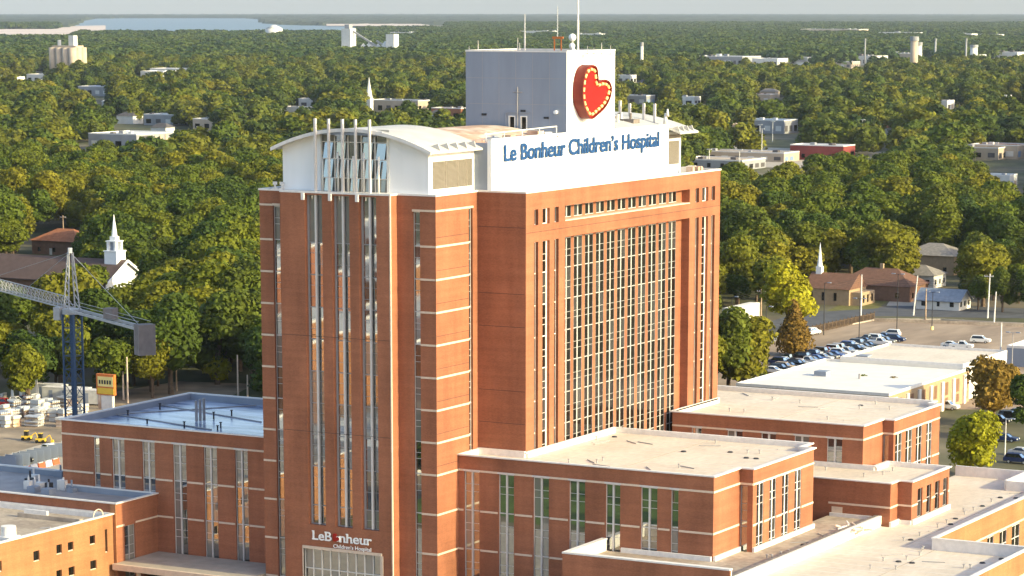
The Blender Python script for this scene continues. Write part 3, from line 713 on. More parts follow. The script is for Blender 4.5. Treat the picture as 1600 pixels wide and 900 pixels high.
# left wing
XL0, YL, YLB = -66.6, 5.9, 38.
lw_ = thing('hospital_wing', 'flat-roofed brick wing with a blue-grey shaded roof beside the tower', 'building', (-47, 20, GZ))
wl = [(146.5, 156), (175, 195), (222, 242), (270, 291), (318, 339), (367, 387)]
WL = [tuple(xs_at(p, YL, 720)) for p in wl]
wing_front(lw_, 'F', YL, XL0, XA, WL, GZ, PZ, single=(0,), fm=FRAME)
mb = MB(); mb.quad((XL0, YLB, GZ), (XL0, YL, GZ), (XL0, YL, PZ), (XL0, YLB, PZ)); mb.quad((XA, YLB, GZ), (XL0, YLB, GZ), (XL0, YLB, PZ), (XA, YLB, PZ)); mb.build('wall', BRICK, lw_)
simple_roof(lw_, [(XL0, YL), (XA-.02, YL), (XA-.02, YLB), (XL0, YLB)], PZ-.9, ROOFG, PZ, inner=GREYW)
for px, py, h in ((307, 658, 3.), (313, 657, 3.1), (319, 656, 3.2), (334, 655, 1.0), (250, 640, .9), (200, 650, .8), (288, 668, .8), (345, 668, .7), (362, 650, .8), (270, 628, .8), (340, 672, .6), (230, 662, .6)):
    q = at(px, py, z=PZ-.9); mb = MB(); mb.tube((q[0], q[1], PZ-.92), (q[0], q[1], PZ-.9+h), .22 if h > 2 else .12, n=8)
    if h < 2: mb.tube((q[0], q[1], PZ-.9+h), (q[0], q[1], PZ-.8+h), .22, n=8)
    mb.build('vent_pipe', FRAMEG if h > 2 else BLACK, lw_)
mb = MB(); a, b = at(120, 652, z=PZ-.9), at(400, 634, z=PZ-.9)
for s_ in ((a, b), (at(180, 648, z=PZ-.9), at(330, 672, z=PZ-.9)), (at(230, 630, z=PZ-.9), at(408, 660, z=PZ-.9))):
    mb.bar((s_[0][0], s_[0][1], PZ-.82), (s_[1][0], s_[1][1], PZ-.82), .25, .12)
mb.build('roof_conduit', FRAMEG, lw_)
finish(lw_)
# front right wing
XQ, XQ2, YQ, YQB, YN = 37.6, 39.5, 5.61, 37.2, 13.6; YN2 = 33.6
fr_ = thing('hospital_wing', 'brick wing with broad cream roof in front of the long window facade', 'building', (22, 20, GZ))
wr = [(725.5, 749), (779, 803), (833, 857.6), (889, 914), (946, 969), (1001, 1027), (1048, 1060)]
WR = [tuple(xs_at(p, YQ, 790)) for p in wr]
wing_front(fr_, 'F', YQ, 0.02, XQ, WR, GZ, PZ, single=(6,), mw=.22)
mb = MB(); holed_wall(mb, 'R', XQ, YQ, YN, GZ, PZ, []); mb.build('wall', BRICK, fr_); mb = MB(); holed_wall(mb, 'R', XQ, YN2, YQB, GZ, PZ, []); mb.quad((XQ, YQB, GZ), (XC, YQB, GZ), (XC, YQB, PZ), (XQ, YQB, PZ))
mb.quad((XQ2, YN2, GZ), (XQ, YN2, GZ), (XQ, YN2, PZ), (XQ2, YN2, PZ)); mb.build('wall', BRICK, fr_)
mb = MB(); holed_wall(mb, 'F', YN, XQ, XQ2, GZ, PZ, [(XQ+.12, XQ2-.75, -1.9, 7.7, .3)]); mb.build('wall', BRICK, fr_)
strip(fr_, 'F', YN, XQ+.12, XQ2-.75, -1.9, 7.7, [(3.0, True), (5.3, False), (4.4, False), (2.3, True)], .3, False, FRAMEG)
wq = [tuple(ys_at(p, XQ2, 770)) for p in ((1182.5, 1193), (1202.5, 1212.5), (1222, 1232), (1241.5, 1251.5))]
wing_front(fr_, 'R', XQ2, YN, YN2, wq, GZ, PZ, PANED, FRAMEW, mw=.26)
bands(fr_, 'R', XQ, [(YQ-.08, YN-.1), (YN2+.05, YQB-.01)], [LV[0]+.1]+LV[1:]); bands(fr_, 'F', YN, [(XQ+.1, XQ2-.002)], [LV[0]+.1])
simple_roof(fr_, [(.02, YQ), (XQ, YQ), (XQ, YN), (XQ2, YN), (XQ2, YN2), (XQ, YN2), (XQ, YQB), (XC+.02, YQB), (XC+.02, D1-.02), (.02, D1-.02)], PZ-.55, ROOF, PZ)
seams(fr_, XC+.6, XQ-.5, YQ+.5, YQB-.5, PZ-.55)
MB().box(XC+.002, XC+.35, D1, YQB-.5, PZ-.56, PZ+.25).build('flashing', CAP, fr_)
MB().box(.05, XC, D1-.35, D1-.002, PZ-.56, PZ+.3).build('flashing', CAP, fr_)
def clutter(root, pxs, z, seed):
    r = random.Random(seed); pxs = list(pxs)+[(a+r.uniform(-30, 30), b+r.uniform(-6, 6)) for a, b in pxs if r.random() < .4]
    for px, py in pxs:
        q = at(px, py, z=z); k = r.random(); mb = MB()
        if k < .45:
            mb.tube((q[0], q[1], z-.02), (q[0], q[1], z+.45), .1, n=8); mb.tube((q[0], q[1], z+.45), (q[0], q[1], z+.55), .2, n=8)
            mb.build('vent_pipe', FRAMEG, root)
        elif k < .75:
            mb.tube((q[0], q[1], z-.02), (q[0], q[1], z+.16), .45, .3, n=10); mb.build('roof_drain', BLACK, root)
        else:
            a = r.uniform(0, 6.28); mb.bar((q[0], q[1], z+.08), (q[0]+3*math.cos(a), q[1]+3*math.sin(a), z+.08), .1); mb.build('roof_conduit', FRAMEG, root)
clutter(fr_, [(950, 691), (994, 694), (1020, 695), (918, 719), (942, 720), (933, 724), (1061, 731), (1085, 733), (1068, 706), (1118, 693), (1141, 707), (1168, 709), (1187, 709), (1166, 716), (960, 683), (1240, 700), (1010, 730)], PZ-.55, 3)
finish(fr_)
# rear right wing
YB0, YB1, YBB = 56.1, 63.6, 85.; YB2 = 82.4
bw = thing('hospital_wing', 'brick wing with cream roof behind the open court at the far end of the facade', 'building', (22, 70, GZ))
wb = [tuple(xs_at(p, YB0, 690)) for p in ((1080, 1096), (1136, 1160), (1189, 1212), (1241, 1264), (1292, 1316))]
wing_front(bw, 'F', YB0, XC+.02, XQ, wb, GZ, PZ, mw=.25)
mb = MB(); holed_wall(mb, 'R', XQ, YB0, YB1, GZ, PZ, []); mb.build('wall', BRICK, bw); mb = MB(); holed_wall(mb, 'R', XQ, YB2, YBB, GZ, PZ, []); mb.quad((XQ, YBB, GZ), (-20, YBB, GZ), (-20, YBB, PZ), (XQ, YBB, PZ))
mb.quad((XQ2-.2, YB2, GZ), (XQ, YB2, GZ), (XQ, YB2, PZ), (XQ2-.2, YB2, PZ)); mb.build('wall', BRICK, bw)
mb = MB(); holed_wall(mb, 'F', YB1, XQ, XQ2-.2, GZ, PZ, [(XQ+.1, XQ+.95, 0, 7.7, .3)]); mb.build('wall', BRICK, bw)
strip(bw, 'F', YB1, XQ+.1, XQ+.95, 0, 7.7, [(3., True)], .3, False, FRAMEG)
wq = [tuple(ys_at(p, XQ2-.2, 690)) for p in ((1399, 1409), (1415, 1425), (1431, 1440), (1447, 1455.5))]
wing_front(bw, 'R', XQ2-.2, YB1, YB2, wq, GZ, PZ, PANED, FRAMEW, mw=.26)
bands(bw, 'R', XQ, [(YB0-.08, YB1-.1), (YB2+.05, YBB-.02)], [LV[0]+.1]+LV[1:]); bands(bw, 'F', YB1, [(XQ+.1, XQ2-.21)], [LV[0]+.1])
simple_roof(bw, [(XC+.02, YB0), (XQ, YB0), (XQ, YB1), (XQ2-.2, YB1), (XQ2-.2, YB2), (XQ, YB2), (XQ, YBB), (-20, YBB), (-20, YE+.02), (XC+.02, YE+.02)], PZ-.55, ROOF, PZ)
seams(bw, XC+.6, XQ-.5, YB0+.5, YBB-.5, PZ-.55)
MB().box(XC+.002, XC+.3, YB0+.5, YE-.1, PZ-.56, PZ+.25).build('flashing', CAP, bw)
clutter(bw, [(1140, 643), (1163, 645), (1207, 625), (1216, 622), (1293, 656), (1318, 657), (1345, 634), (1368, 632), (1250, 630), (1280, 640), (1390, 640), (1160, 615)], PZ-.55, 5)
finish(bw)
# low middle block
XM, XM2, YM, YMN, YMB = 46.85, 48.9, 43.5, 46.3, 61.; MZ = 4.2; LR = -1.8
mbk = thing('hospital_block', 'low dark red brick block with cream roof between the two right wings', 'building', (40, 50, GZ))
mb = MB(); holed_wall(mb, 'F', YM, XC+.02, XM, GZ, MZ, []); holed_wall(mb, 'R', XM, YM, YMN, GZ, MZ, []); holed_wall(mb, 'F', YMN, XM, XM2, GZ, MZ, [])
mb.quad((XM2, YMB, GZ), (XQ2, YMB, GZ), (XQ2, YMB, MZ), (XM2, YMB, MZ)); mb.build('wall', BRICK, mbk)
wm = [tuple(ys_at(p, XM2, 780)) for p in ((1433.5, 1441), (1447.5, 1454.5), (1460.5, 1467.5), (1473, 1480))]
mb = MB(); holed_wall(mb, 'R', XM2, YMN, YMB, GZ, MZ, [(a, b, -1.2, 2.9, .3) for a, b in wm]); mb.build('wall', BRICK, mbk)
for a, b in wm: strip(mbk, 'R', XM2, a, b, -1.2, 2.9, [(1.05, True)], .3, False, FRAMEG, PANED)
zb_ = .85
bands(mbk, 'F', YM, [(XQ+.1, XM-.002)], [zb_]); bands(mbk, 'R', XM, [(YM-.08, YMN-.1)], [zb_]); bands(mbk, 'F', YMN, [(XM+.1, XM2-.002)], [zb_]); bands(mbk, 'R', XM2, gaps(YMN-.08, YMB-.01, wm), [zb_])
simple_roof(mbk, [(XC+.02, YM), (XM, YM), (XM, YMN), (XM2, YMN), (XM2, YMB), (XQ2+.02, YMB), (XQ2+.02, YB0-.02), (XC+.02, YB0-.02)], MZ-.5, ROOF, MZ)
clutter(mbk, [(1290, 735), (1358, 738), (1395, 736), (1310, 720), (1350, 745), (1420, 725)], MZ-.5, 8)
MB().box(38.2, 39.8, YM-.06, YM-.002, -1.4, .35).build('panel_door', STONE, mbk)
finish(mbk)
# low annex in front: upper terrace, lower roof, stepped outline
ax = thing('hospital_annex', 'low brick annex with wide cream flat roofs and white parapets', 'building', (46, 20, GZ))
XT0, YT0, XIW = 22.1, -5.25, 45.4; TZ = -1.0; X1, X2, Y1 = 58.3, 71.5, 30.9; YF = YT0
MB().box(XT0+.02, XIW-.75, YT0+.02, YQ-.02, GZ, TZ).build('terrace_roof', ROOFD, ax)
MB().box(XQ2+.02, XIW-.75, YQ-.01, YM-.02, GZ, TZ+.002).build('terrace_roof', ROOFD, ax)
MB().box(XQ+.02, XQ2+.02, YQ-.008, YN-.02, GZ, TZ+.001).build('terrace_roof', ROOFD, ax)
MB().box(XQ+.02, XQ2, YN2+.02, YM-.02, GZ, TZ+.001).build('terrace_roof', ROOFD, ax)
mb = MB(); mb.box(XT0-.35, XIW-.25, YT0-.36, YT0, GZ, .45); mb.box(XT0-.36, XT0, YT0+.002, YQ-.02, GZ, .449); mb.build('wall', BRICK, ax)
for q in ((XT0-.4, XIW-.25, YT0-.42, YT0+.4, .45, .65), (XT0-.42, XT0+.42, YT0+.4, YQ-.05, .45, .652)): MB().box(*q).build('coping', CAP, ax)
MB().box(XT0+.01, XIW-.3, YT0+.002, YT0+.3, TZ, .452).build('parapet', CAP, ax)
MB().box(XT0+.002, XT0+.3, YT0+.4, YQ-.06, TZ, .448).build('parapet', CAP, ax)
MB().box(XT0+2.5, XQ-.1, YQ-.42, YQ-.1, TZ, TZ+.62).build('flashing', CAP, ax)
MB().box(XQ+.04, XQ+.34, YQ+.02, YN-.04, TZ, TZ+.6).build('flashing', CAP, ax); MB().box(XQ2+.04, XQ2+.36, YN, YN2, TZ, TZ+.62).build('flashing', CAP, ax)
MB().box(XQ+.4, XIW-.3, YM-.34, YM-.06, TZ, TZ+.5).build('flashing', CAP, ax)
mb = MB(); mb.box(XIW-.75, XIW-.2, YT0+.4, YM-.05, GZ, -.33); mb.build('wall_shadow_strip', ROOFK, ax); mb = MB(); mb.box(XIW-.2, XIW+.25, YT0+.4, YM-.05, GZ, -.35); mb.build('step_wall', CAP, ax)  # dark strip along the step wall stands in for its cast shadow
# lower roof
lo = [(XIW+.25, -9.), (X2, -9.), (X2, Y1), (X1, Y1), (X1, 80.), (51., 80.), (51., 89.5), (XQ2+.03, 89.5), (XQ2+.03, YMB+.02), (XM2+.02, YMB+.02), (XM2+.02, YMN-.02), (XM+.02, YMN-.02), (XM+.02, YM-.3), (XIW+.25, YM-.3)]
lo = [(x-(.3 if x in (X1, X2) else .06 if x == 51. else 0), y+(.06 if y == -9. else -.06 if y in (80., 89.5) else -.3 if y == Y1 else 0)) for x, y in lo]
MB().prism(lo, GZ, LR).build('lower_roof', ROOF, ax)
seams(ax, XM2+1, X1-.6, Y1+.5, 79, LR)
seams(ax, XIW+.4, X2-.6, -8, Y1-.6, LR)
def pw(x0, x1, y0, y1, zt_=-.33, m=CAP): return MB().box(x0, x1, y0, y1, LR-.01, zt_).build('parapet', m, ax)
pw(X1-.4, X1-.02, Y1-.02, 79.9); pw(X1-.4, X2-.42, Y1-.4, Y1-.022, -.332); pw(X2-.42, X2-.02, -9, Y1-.018, -.334); pw(51.02, X1-.42, 79.6, 79.98); pw(50.6, 51., 80., 89.2); pw(XQ2+.1, 51., 89.1, 89.48, -.28)
MB().box(XM+.03, XM+.34, YM-.28, YMN-.03, LR, LR+.7).build('flashing', CAP, ax); MB().box(XM2+.03, XM2+.36, YMN-.01, YMB, LR, LR+.7).build('flashing', CAP, ax); MB().box(XM+.36, XM2, YMN-.32, YMN-.03, LR, LR+.6).build('flashing', CAP, ax)
for q in ((X1-.5, X1+.12, Y1, 80), (X1-.5, X2-.5, Y1-.5, Y1), (X2-.5, X2+.12, -9, Y1+.1)):
    MB().box(*q, -.33, -.18).build('coping', CAP, ax)
wx = [tuple(ys_at(p, X1, 830)) for p in ((1543, 1553), (1562, 1573), (1581, 1593), (1601, 1613))]
mb = MB(); holed_wall(mb, 'R', X1, Y1, 80, GZ, -.34, [(a, b, GZ+1, -3.6, .3) for a, b in wx]); holed_wall(mb, 'R', X2, -9, Y1, GZ, -.34, []); mb.quad((X2, Y1, GZ), (X1, Y1, GZ), (X1, Y1, -.34), (X2, Y1, -.34)); mb.quad((XIW, -9, GZ), (X2, -9, GZ), (X2, -9, -.34), (XIW, -9, -.34))
mb.build('wall', BRICK2, ax)
for a, b in wx:
    strip(ax, 'R', X1, a, b, GZ+1, -3.6, [(-5.5, True)], .12, True, FRAME, PANED, mw=.2, jamb=.04, proud=.02)
bands(ax, 'R', X1, [(Y1+.1, 79)], [-3.35]); bands(ax, 'R', X2, [(-9, Y1-.1)], [-3.35])
clutter(ax, [(1404, 878), (1437, 868), (1425, 880), (1506, 888), (1516, 888), (1440, 862), (1440, 878), (1360, 889), (1565, 874), (1400, 890), (1535, 880)]+[(1423+14*k, 844-6.6*k) for k in range(13)], LR, 4)
clutter(ax, [(1206, 873), (1220, 868), (1232, 865), (1255, 852), (1270, 848), (1292, 840), (1300, 838)], TZ, 9)
finish(ax)
hp_ = thing('rubble_heap', 'small heap of pale hoses and rubble on the terrace against the dark block', 'rubble', (*at(1330, 829, z=TZ)[:2], TZ))
r = random.Random(3)
for k in range(22):
    a = r.uniform(0, 6.28); q = (r.gauss(0, .9), r.gauss(0, 1.2)); mb = MB(); mb.tube((q[0], q[1], r.uniform(.05, .6)), (q[0]+math.cos(a)*1.1, q[1]+math.sin(a)*1.1, r.uniform(.1, .9)), .14, n=6)
    mb.build('hose_piece', [CAP, RUST, STONE][k % 3], hp_)
# ------------------------------------------------------------------ lower left: low block, orange block, canopy
lb = thing('hospital_block', 'low brick block with lavender shaded roof in front of the left wing', 'building', (-70, 3, GZ))
XB1, YB_, ZB = -49.85, -3.9, .45
mb = MB(); holed_wall(mb, 'F', YB_, -96, XB1, GZ, ZB, []); mb.build('wall', BRICK, lb)
wz = tuple(ys_at((195, 212), XB1, 850))
mb = MB(); holed_wall(mb, 'R', XB1, YB_, YL-.01, GZ, ZB, [(wz[0], wz[1], GZ+.5, -3.0, .3)]); mb.build('wall', BRICK, lb)
strip(lb, 'R', XB1, wz[0], wz[1], GZ+.5, -3., [(-4.6, False), (-5.9, False), (-7.2, True)], .3, True, FRAMEG)
bands(lb, 'R', XB1, [(YB_-.08, wz[0]-.05), (wz[1]+.1, YL-.02)], [-2.8], .24)
MB().box(XB1-.9, XB1+.02, YB_-.12, YB_+.02, GZ, ZB-.03).build('corner_pier', BRICK2, lb)
simple_roof(lb, [(-96, YB_), (XB1, YB_), (XB1, YL-.02), (XL0-.02, YL-.02), (XL0-.02, 15), (-96, 15)], ZB-.8, mat('lavender_roof', (.36, .33, .32), .8, .15, .4), ZB, inner=GREYW)
r = random.Random(6)
for k in range(14):
    q = at(r.uniform(45, 130), r.uniform(742, 775), z=ZB-.8); s_ = r.uniform(.3, .8); mb = MB(); mb.box(q[0]-s_, q[0]+s_, q[1]-s_, q[1]+s_, ZB-.81, ZB-.8+r.uniform(.3, 1.5)); mb.tube((q[0], q[1], ZB), (q[0], q[1], ZB+1.), .15); mb.build('rooftop_unit', [GREYW, CAP, BLACK][k % 3], lb)
finish(lb)
lo_ = thing('brick_building', 'bright orange sunlit brick building with small square windows and tan roof', 'building', (-65, -25, GZ))
XO, YO1, ZO = -50.3, -4.1, -1.0
sq = []
for a, b, c, d in ((52, 62, 862, 876), (88, 97, 852, 865), (106, 115, 848, 860), (140, 149, 838, 850), (141, 151, 877, 889), (107, 117, 887, 899), (88, 97, 892, 904), (-5, 3, 878, 893)):
    p, q = at(a, c, x=XO), at(b, d, x=XO); sq.append((p[1], q[1], q[2], p[2], .3))
sq.append((*ys_at((164.5, 168), XO, 850), -6.2, -2.9, .3))
mb = MB(); holed_wall(mb, 'R', XO, -62, YO1, GZ, ZO, sq); mb.quad((-96, -62, GZ), (XO, -62, GZ), (XO, -62, ZO), (-96, -62, ZO)); mb.build('wall', BRICK2, lo_)
for s_ in sq:
    mb = MB(); fbox(mb, 'R', XO, s_[0], s_[1], s_[2], s_[2]+.12, .1, .28); fbox(mb, 'R', XO, s_[0], s_[0]+.1, s_[2]+.12, s_[3], .15, .28); fr = mb.build('window_frame', STONE, lo_); pane(fr, 'R', XO, *s_[:4], .27, PANED)
simple_roof(lo_, [(-96, -62), (XO, -62), (XO, YO1), (-96, YO1)], ZO-.7, ROOFD, ZO, inner=CAP)
q = at(14, 848, z=ZO-.7); mb = MB(); mb.box(q[0]-1.1, q[0]+1.1, q[1]-1.3, q[1]+1.1, ZO-.72, ZO+.25); mb.tube((q[0], q[1], ZO+.25), (q[0], q[1], ZO+1.6), 1.0, n=20); mb.build('roof_fan', CAP, lo_)
mb = MB(); a, b = at(30, 806, z=ZO-.6), at(160, 818, z=ZO-.6); mb.box(min(a[0], b[0]), max(a[0], b[0])-3, a[1]-.4, a[1]+.4, ZO-.72, ZO-.1); mb.build('roof_curb', ROOFD, lo_)
q = at(63, 826, z=ZO-.7); MB().tube((q[0], q[1], ZO-.72), (q[0]+1.4, q[1]+.5, ZO-.5), .12).build('roof_conduit', FRAMEG, lo_)
mb = MB()
for i in range(9):
    t0, t1 = (math.pi*(j/8) for j in (i, i+1))
    if i < 8: mb.tube((XO-.3, -7+1.1*math.cos(t0), ZO+.2+.9*math.sin(t0)), (XO-.3, -7+1.1*math.cos(t1), ZO+.2+.9*math.sin(t1)), .09, n=6)
mb.build('roof_hose_loop', STONE, lo_)
MB().box(-62, -58, -9, -8.6, ZO-.7, ZO+.5).build('roof_hatch_wall', CAP, lo_)
finish(lo_)
cn = thing('entrance_canopy', 'long flat concrete canopy with sunlit edge over the entrance below the left wing', 'canopy', (-38, 0, GZ))
MB().box(XB1+.1, XA-.05, -5.0, YL-.15, -8.6, -7.9).build('slab', CONC, cn)
MB().box(XB1+.1, XA+1, -5.2, -4.6, -8.7, -7.86).build('fascia', STONE, cn)
for x in (-46, -38, -30): MB().tube((x, -4.2, GZ), (x, -4.2, -8.6), .3, n=12).build('column', STONE, cn)
finish(cn)

# ------------------------------------------------------------------ streets, lot and open ground
lot = [G(1120, 640), G(1700, 640), G(1700, 520), G(1610, 505), G(1560, 503), G(1365, 499), G(1120, 553)]
sheet('parking_lot', ASPH, [p[:2] for p in lot], .02)
road = [G(1100, 560), G(1120, 549), G(1368, 494), G(1700, 499), G(1700, 486), G(1440, 476), G(1250, 488), G(1100, 535)]
sheet('road', ASPHD, [p[:2] for p in road], .012)
sheet('side_street', CONC, [p[:2] for p in (G(1385, 478), G(1445, 478), G(1438, 455), G(1400, 455))], .02)
sheet('verge', GRASS, [p[:2] for p in (G(1290, 487), G(1372, 482), G(1400, 462), G(1330, 468))], .016)
yard = [G(-60, 760), G(110, 760), G(320, 640), G(400, 600), G(280, 596), G(-60, 650)]
sheet('construction_yard', DIRT, [p[:2] for p in yard], .01)
sheet('driveway', CONC, [p[:2] for p in (G(-60, 760), G(100, 742), G(100, 690), G(60, 696), G(-60, 732))], .02)
strip_ = [G(1040, 262), G(1380, 262), G(1390, 238), G(1040, 225)]
sheet('commercial_strip_pavement', CONC, [p[:2] for p in strip_], .02)
sheet('bounce_plaza', CONC, [(-48, -12), (75, -12), (75, -52), (-48, -52)], .02)  # unseen pale paving added to bounce light onto the shaded front
sheet('lawn', mat('lawn', (.10, .15, .03), .95, .2, .5), [(-48, -56), (75, -56), (75, -150), (-48, -150)], .02)
sheet('street', ASPHD, [(-320, -64), (-48, -64), (-48, -78), (-320, -78)], .03)
sheet('mirrored_paving', ASPH, [(-340, -80), (-48, -80), (-48, -440), (-340, -440)], .02)  # out of view, added so the front windows mirror brighter ground
# the kerb round the lot
def run(name, m, pts, w_, h, label=None, cat=None):
    mb = MB()
    for a, b in zip(pts, pts[1:]): mb.bar((a[0], a[1], GZ+h/2), (b[0], b[1], GZ+h/2), w_, h)
    o = mb.build(name, m)
    return o
tag(run('kerb', CONC, [G(1240, 525), G(1372, 499.5), G(1470, 500), G(1600, 507)], .5, .3), kind='structure')

# ------------------------------------------------------------------ cars
TYRE = mat('tyre', (.02, .02, .02), .9); HL = mat('headlight', (.8, .78, .7), .2, .02); TL = mat('taillight', (.35, .02, .015), .3, .02)
CG = glass('car_glass', (.01, .012, .014), .35)
PAINT = {}
def paint(n, c):
    if n not in PAINT:
        m = mat('paint_'+n, c, .45, .02, spec=.35); PAINT[n] = m
    return PAINT[n]
def wheel_mesh():
    mb = MB(); mb.tube((0, -.11, 0), (0, .11, 0), .33, n=14); return mb.mesh('wheel', TYRE)
def hub_mesh():
    mb = MB(); mb.tube((0, -.125, 0), (0, .125, 0), .2, n=10); return mb.mesh('rim', STEEL)
WM, HM = wheel_mesh(), hub_mesh()
BODY = {}
def car_shapes(kind):
    """side profiles (x forward, z) of the body and of the glasshouse"""
    if kind == 'sedan':  return 4.7, 1.8, [(-2.3, .32), (2.3, .3), (2.35, .62), (2.2, .78), (1.1, .93), (-1.5, .98), (-2.3, .92), (-2.36, .6)], [(-1.75, .95), (1.0, .92), (.25, 1.42), (-.95, 1.45)]
    if kind == 'suv':    return 4.8, 1.9, [(-2.35, .38), (2.35, .36), (2.4, .75), (2.25, .98), (1.15, 1.1), (-2.2, 1.12), (-2.4, 1.0), (-2.42, .6)], [(-2.22, 1.1), (1.15, 1.08), (.45, 1.7), (-1.9, 1.74)]
    return 5.6, 1.95, [(-2.8, .45), (2.75, .42), (2.8, .85), (2.65, 1.08), (1.35, 1.16), (-.55, 1.16), (-.56, 1.12), (-2.78, 1.12)], [(-.6, 1.14), (1.35, 1.14), (.7, 1.78), (-.4, 1.82)]
def side_loft(prof, wd, inset=0., top=None):
    mb = MB(); n = len(prof)
    zt_ = max(p[1] for p in prof); zb_ = min(p[1] for p in prof)
    def hw(z): return wd/2-inset*(z-zb_)/max(zt_-zb_, .01)
    mb.loft([[(x, -hw(z), z) for x, z in prof], [(x, hw(z), z) for x, z in prof]])
    return mb
def make_car(kind, colname, col, label=None, group=None):
    L_, W_, bp, gp = car_shapes(kind); key = (kind, colname)
    name = {'sedan': 'parked_car', 'suv': 'parked_suv', 'pickup': 'pickup_truck'}[kind]
    root = thing(name, label or 'x', {'sedan': 'car', 'suv': 'car', 'pickup': 'truck'}[kind], group=group)
    if kind not in BODY:
        bm_ = side_loft(bp, W_).mesh('body', None) if False else None
        BODY[kind] = {}
    pm = paint(colname, col)
    if colname not in BODY[kind]:
        bodym = side_loft(bp, W_).mesh('body', pm)
        gl_ = side_loft(gp, W_-.08, .22).mesh('window_glass', CG)
        zt_ = max(p[1] for p in gp); xa, xb = sorted([gp[2][0], gp[3][0]])
        rf = MB(); rf.box(xa-.03, xb+.05, -W_/2+.24, W_/2-.24, zt_-.05, zt_+.035)
        for sx in ((gp[0][0], gp[3][0], gp[0][1], gp[3][1]), (gp[1][0], gp[2][0], gp[1][1], gp[2][1])):
            for s_ in (-1, 1): rf.bar((sx[0], s_*(W_/2-.05), sx[2]), (sx[1], s_*(W_/2-.25), sx[3]), .09)
        rf = rf.mesh('roof', pm)
        BODY[kind][colname] = (bodym, gl_, rf)
    bodym, gl_, rf = BODY[kind][colname]
    link('body', bodym, root); link('window_glass', gl_, root); link('roof', rf, root)
    wx_ = L_*.29
    for x in (-wx_, wx_):
        for s_ in (-1, 1):
            wo = link('wheel', WM, root, (x, s_*(W_/2-.1), .33)); link('rim', HM, wo)
    zf = bp[2][1]
    for s_ in (-1, 1):
        for x, m, n_ in ((L_/2-.04, HL, 'headlight'), (-L_/2+.02, TL, 'taillight')):
            k_ = ('l', n_)
            if k_ not in BODY: BODY[k_] = MB().box(-.06, .06, -.2, .2, -.09, .09).mesh(n_, m)
            link(n_, BODY[k_], root, (x, s_*(W_/2-.28), zf+.02))
    return root
CARCOL = {'white': (.75, .74, .72), 'silver': (.45, .45, .46), 'black': (.015, .015, .018), 'grey': (.12, .125, .135), 'navy': (.02, .035, .1), 'maroon': (.16, .015, .015), 'red': (.5, .02, .015), 'tan': (.42, .32, .22), 'blue': (.05, .1, .3)}
rcar = random.Random(21)
def put(o, x, y, rz): o.location = (x, y, GZ+.03); o.rotation_euler[2] = rz
names = ['white', 'black', 'grey', 'silver', 'white', 'navy', 'black', 'maroon', 'white', 'grey', 'black', 'silver', 'tan', 'blue']
KN = {'sedan': 'sedan', 'suv': 'SUV', 'pickup': 'pickup truck'}
for row, (px0, py0, px1, py1, rz) in enumerate(((1208, 583, 1398, 534, 0.0), (1214, 570, 1392, 526, math.pi))):
    a, b = G(px0, py0), G(px1, py1); n = 24
    for k in range(n):
        if (row, k) in ((0, 19), (1, 3), (1, 22), (0, 22)): continue
        c = names[(k*5+row*3+rcar.randrange(3)) % len(names)]; kd = rcar.choice(['sedan', 'suv', 'suv', 'sedan', 'pickup'])
        t = k/(n-1)
        o = make_car(kd, c, CARCOL[c], '%s %s parked nose to nose in the double row on the tan lot' % (c, KN[kd]) if row == 0 else '%s %s in the double row on its side toward the fence' % (c, KN[kd]), 'cars in the double row on the lot')
        put(o, a[0]+(b[0]-a[0])*t+rcar.uniform(-.3, .3), a[1]+(b[1]-a[1])*t, rz+rcar.uniform(-.03, .03))
def one(kd, c, px, py, rz, label, group=None):
    o = make_car(kd, c, CARCOL[c], label, group); q = G(px, py); put(o, q[0], q[1], rz); return o
one('suv', 'white', 1532, 536, R_(8), 'white SUV standing alone on the empty part of the tan lot')
one('suv', 'white', 1270, 523, R_(80), 'white SUV parked at the fence of the tan lot')
one('suv', 'black', 1196, 538, R_(85), 'black SUV at the fence left of the russet tree', 'cars at the fence'); one('sedan', 'grey', 1210, 534, R_(85), 'grey sedan at the fence beside the russet tree', 'cars at the fence'); one('suv', 'navy', 1184, 541, R_(85), 'navy SUV at the fence end left of the russet tree', 'cars at the fence')
one('sedan', 'white', 1486, 543, R_(5), 'white sedan half hidden behind the long white-roofed building')
one('pickup', 'white', 1502, 545, R_(5), 'white pickup truck half hidden behind the long white-roofed building')
for kd, c, px, py, rz, lb_ in (('suv', 'grey', 1490, 628, 0, 'grey SUV beside the tan pilastered wall'), ('suv', 'black', 1515, 607, 0, 'black SUV farther along the tan pilastered wall'), ('pickup', 'red', 1584, 597, R_(5), 'bright red pickup truck behind the russet tree'), ('sedan', 'white', 1592, 608, R_(5), 'white sedan next to the bright red pickup truck'), ('suv', 'maroon', 1537, 668, 0, 'maroon SUV parked beyond the round green tree'), ('suv', 'black', 1560, 662, 0, 'black SUV next to the maroon one'), ('suv', 'black', 1578, 656, 0, 'black SUV two places from the maroon one'), ('sedan', 'grey', 1590, 650, 0, 'grey sedan at the end of the maroon row'), ('sedan', 'silver', 1596, 712, 0, 'silver sedan by the small lamp post'), ('suv', 'navy', 1590, 724, 0, 'navy SUV behind the silver sedan'), ('suv', 'white', 1480, 640, 0, 'white SUV peeping over the rear wing roof'), ('sedan', 'black', 1548, 640, 0, 'black sedan under the russet tree'), ('suv', 'silver', 1592, 632, R_(3), 'silver SUV beside the dark hedge'), ('sedan', 'navy', 1572, 690, 0, 'navy sedan in shade near the lamp post')):
    one(kd, c, px, py, rz, lb_)
one('pickup', 'black', 30, 724, R_(20), 'black pickup truck driving along the street by the barriers')
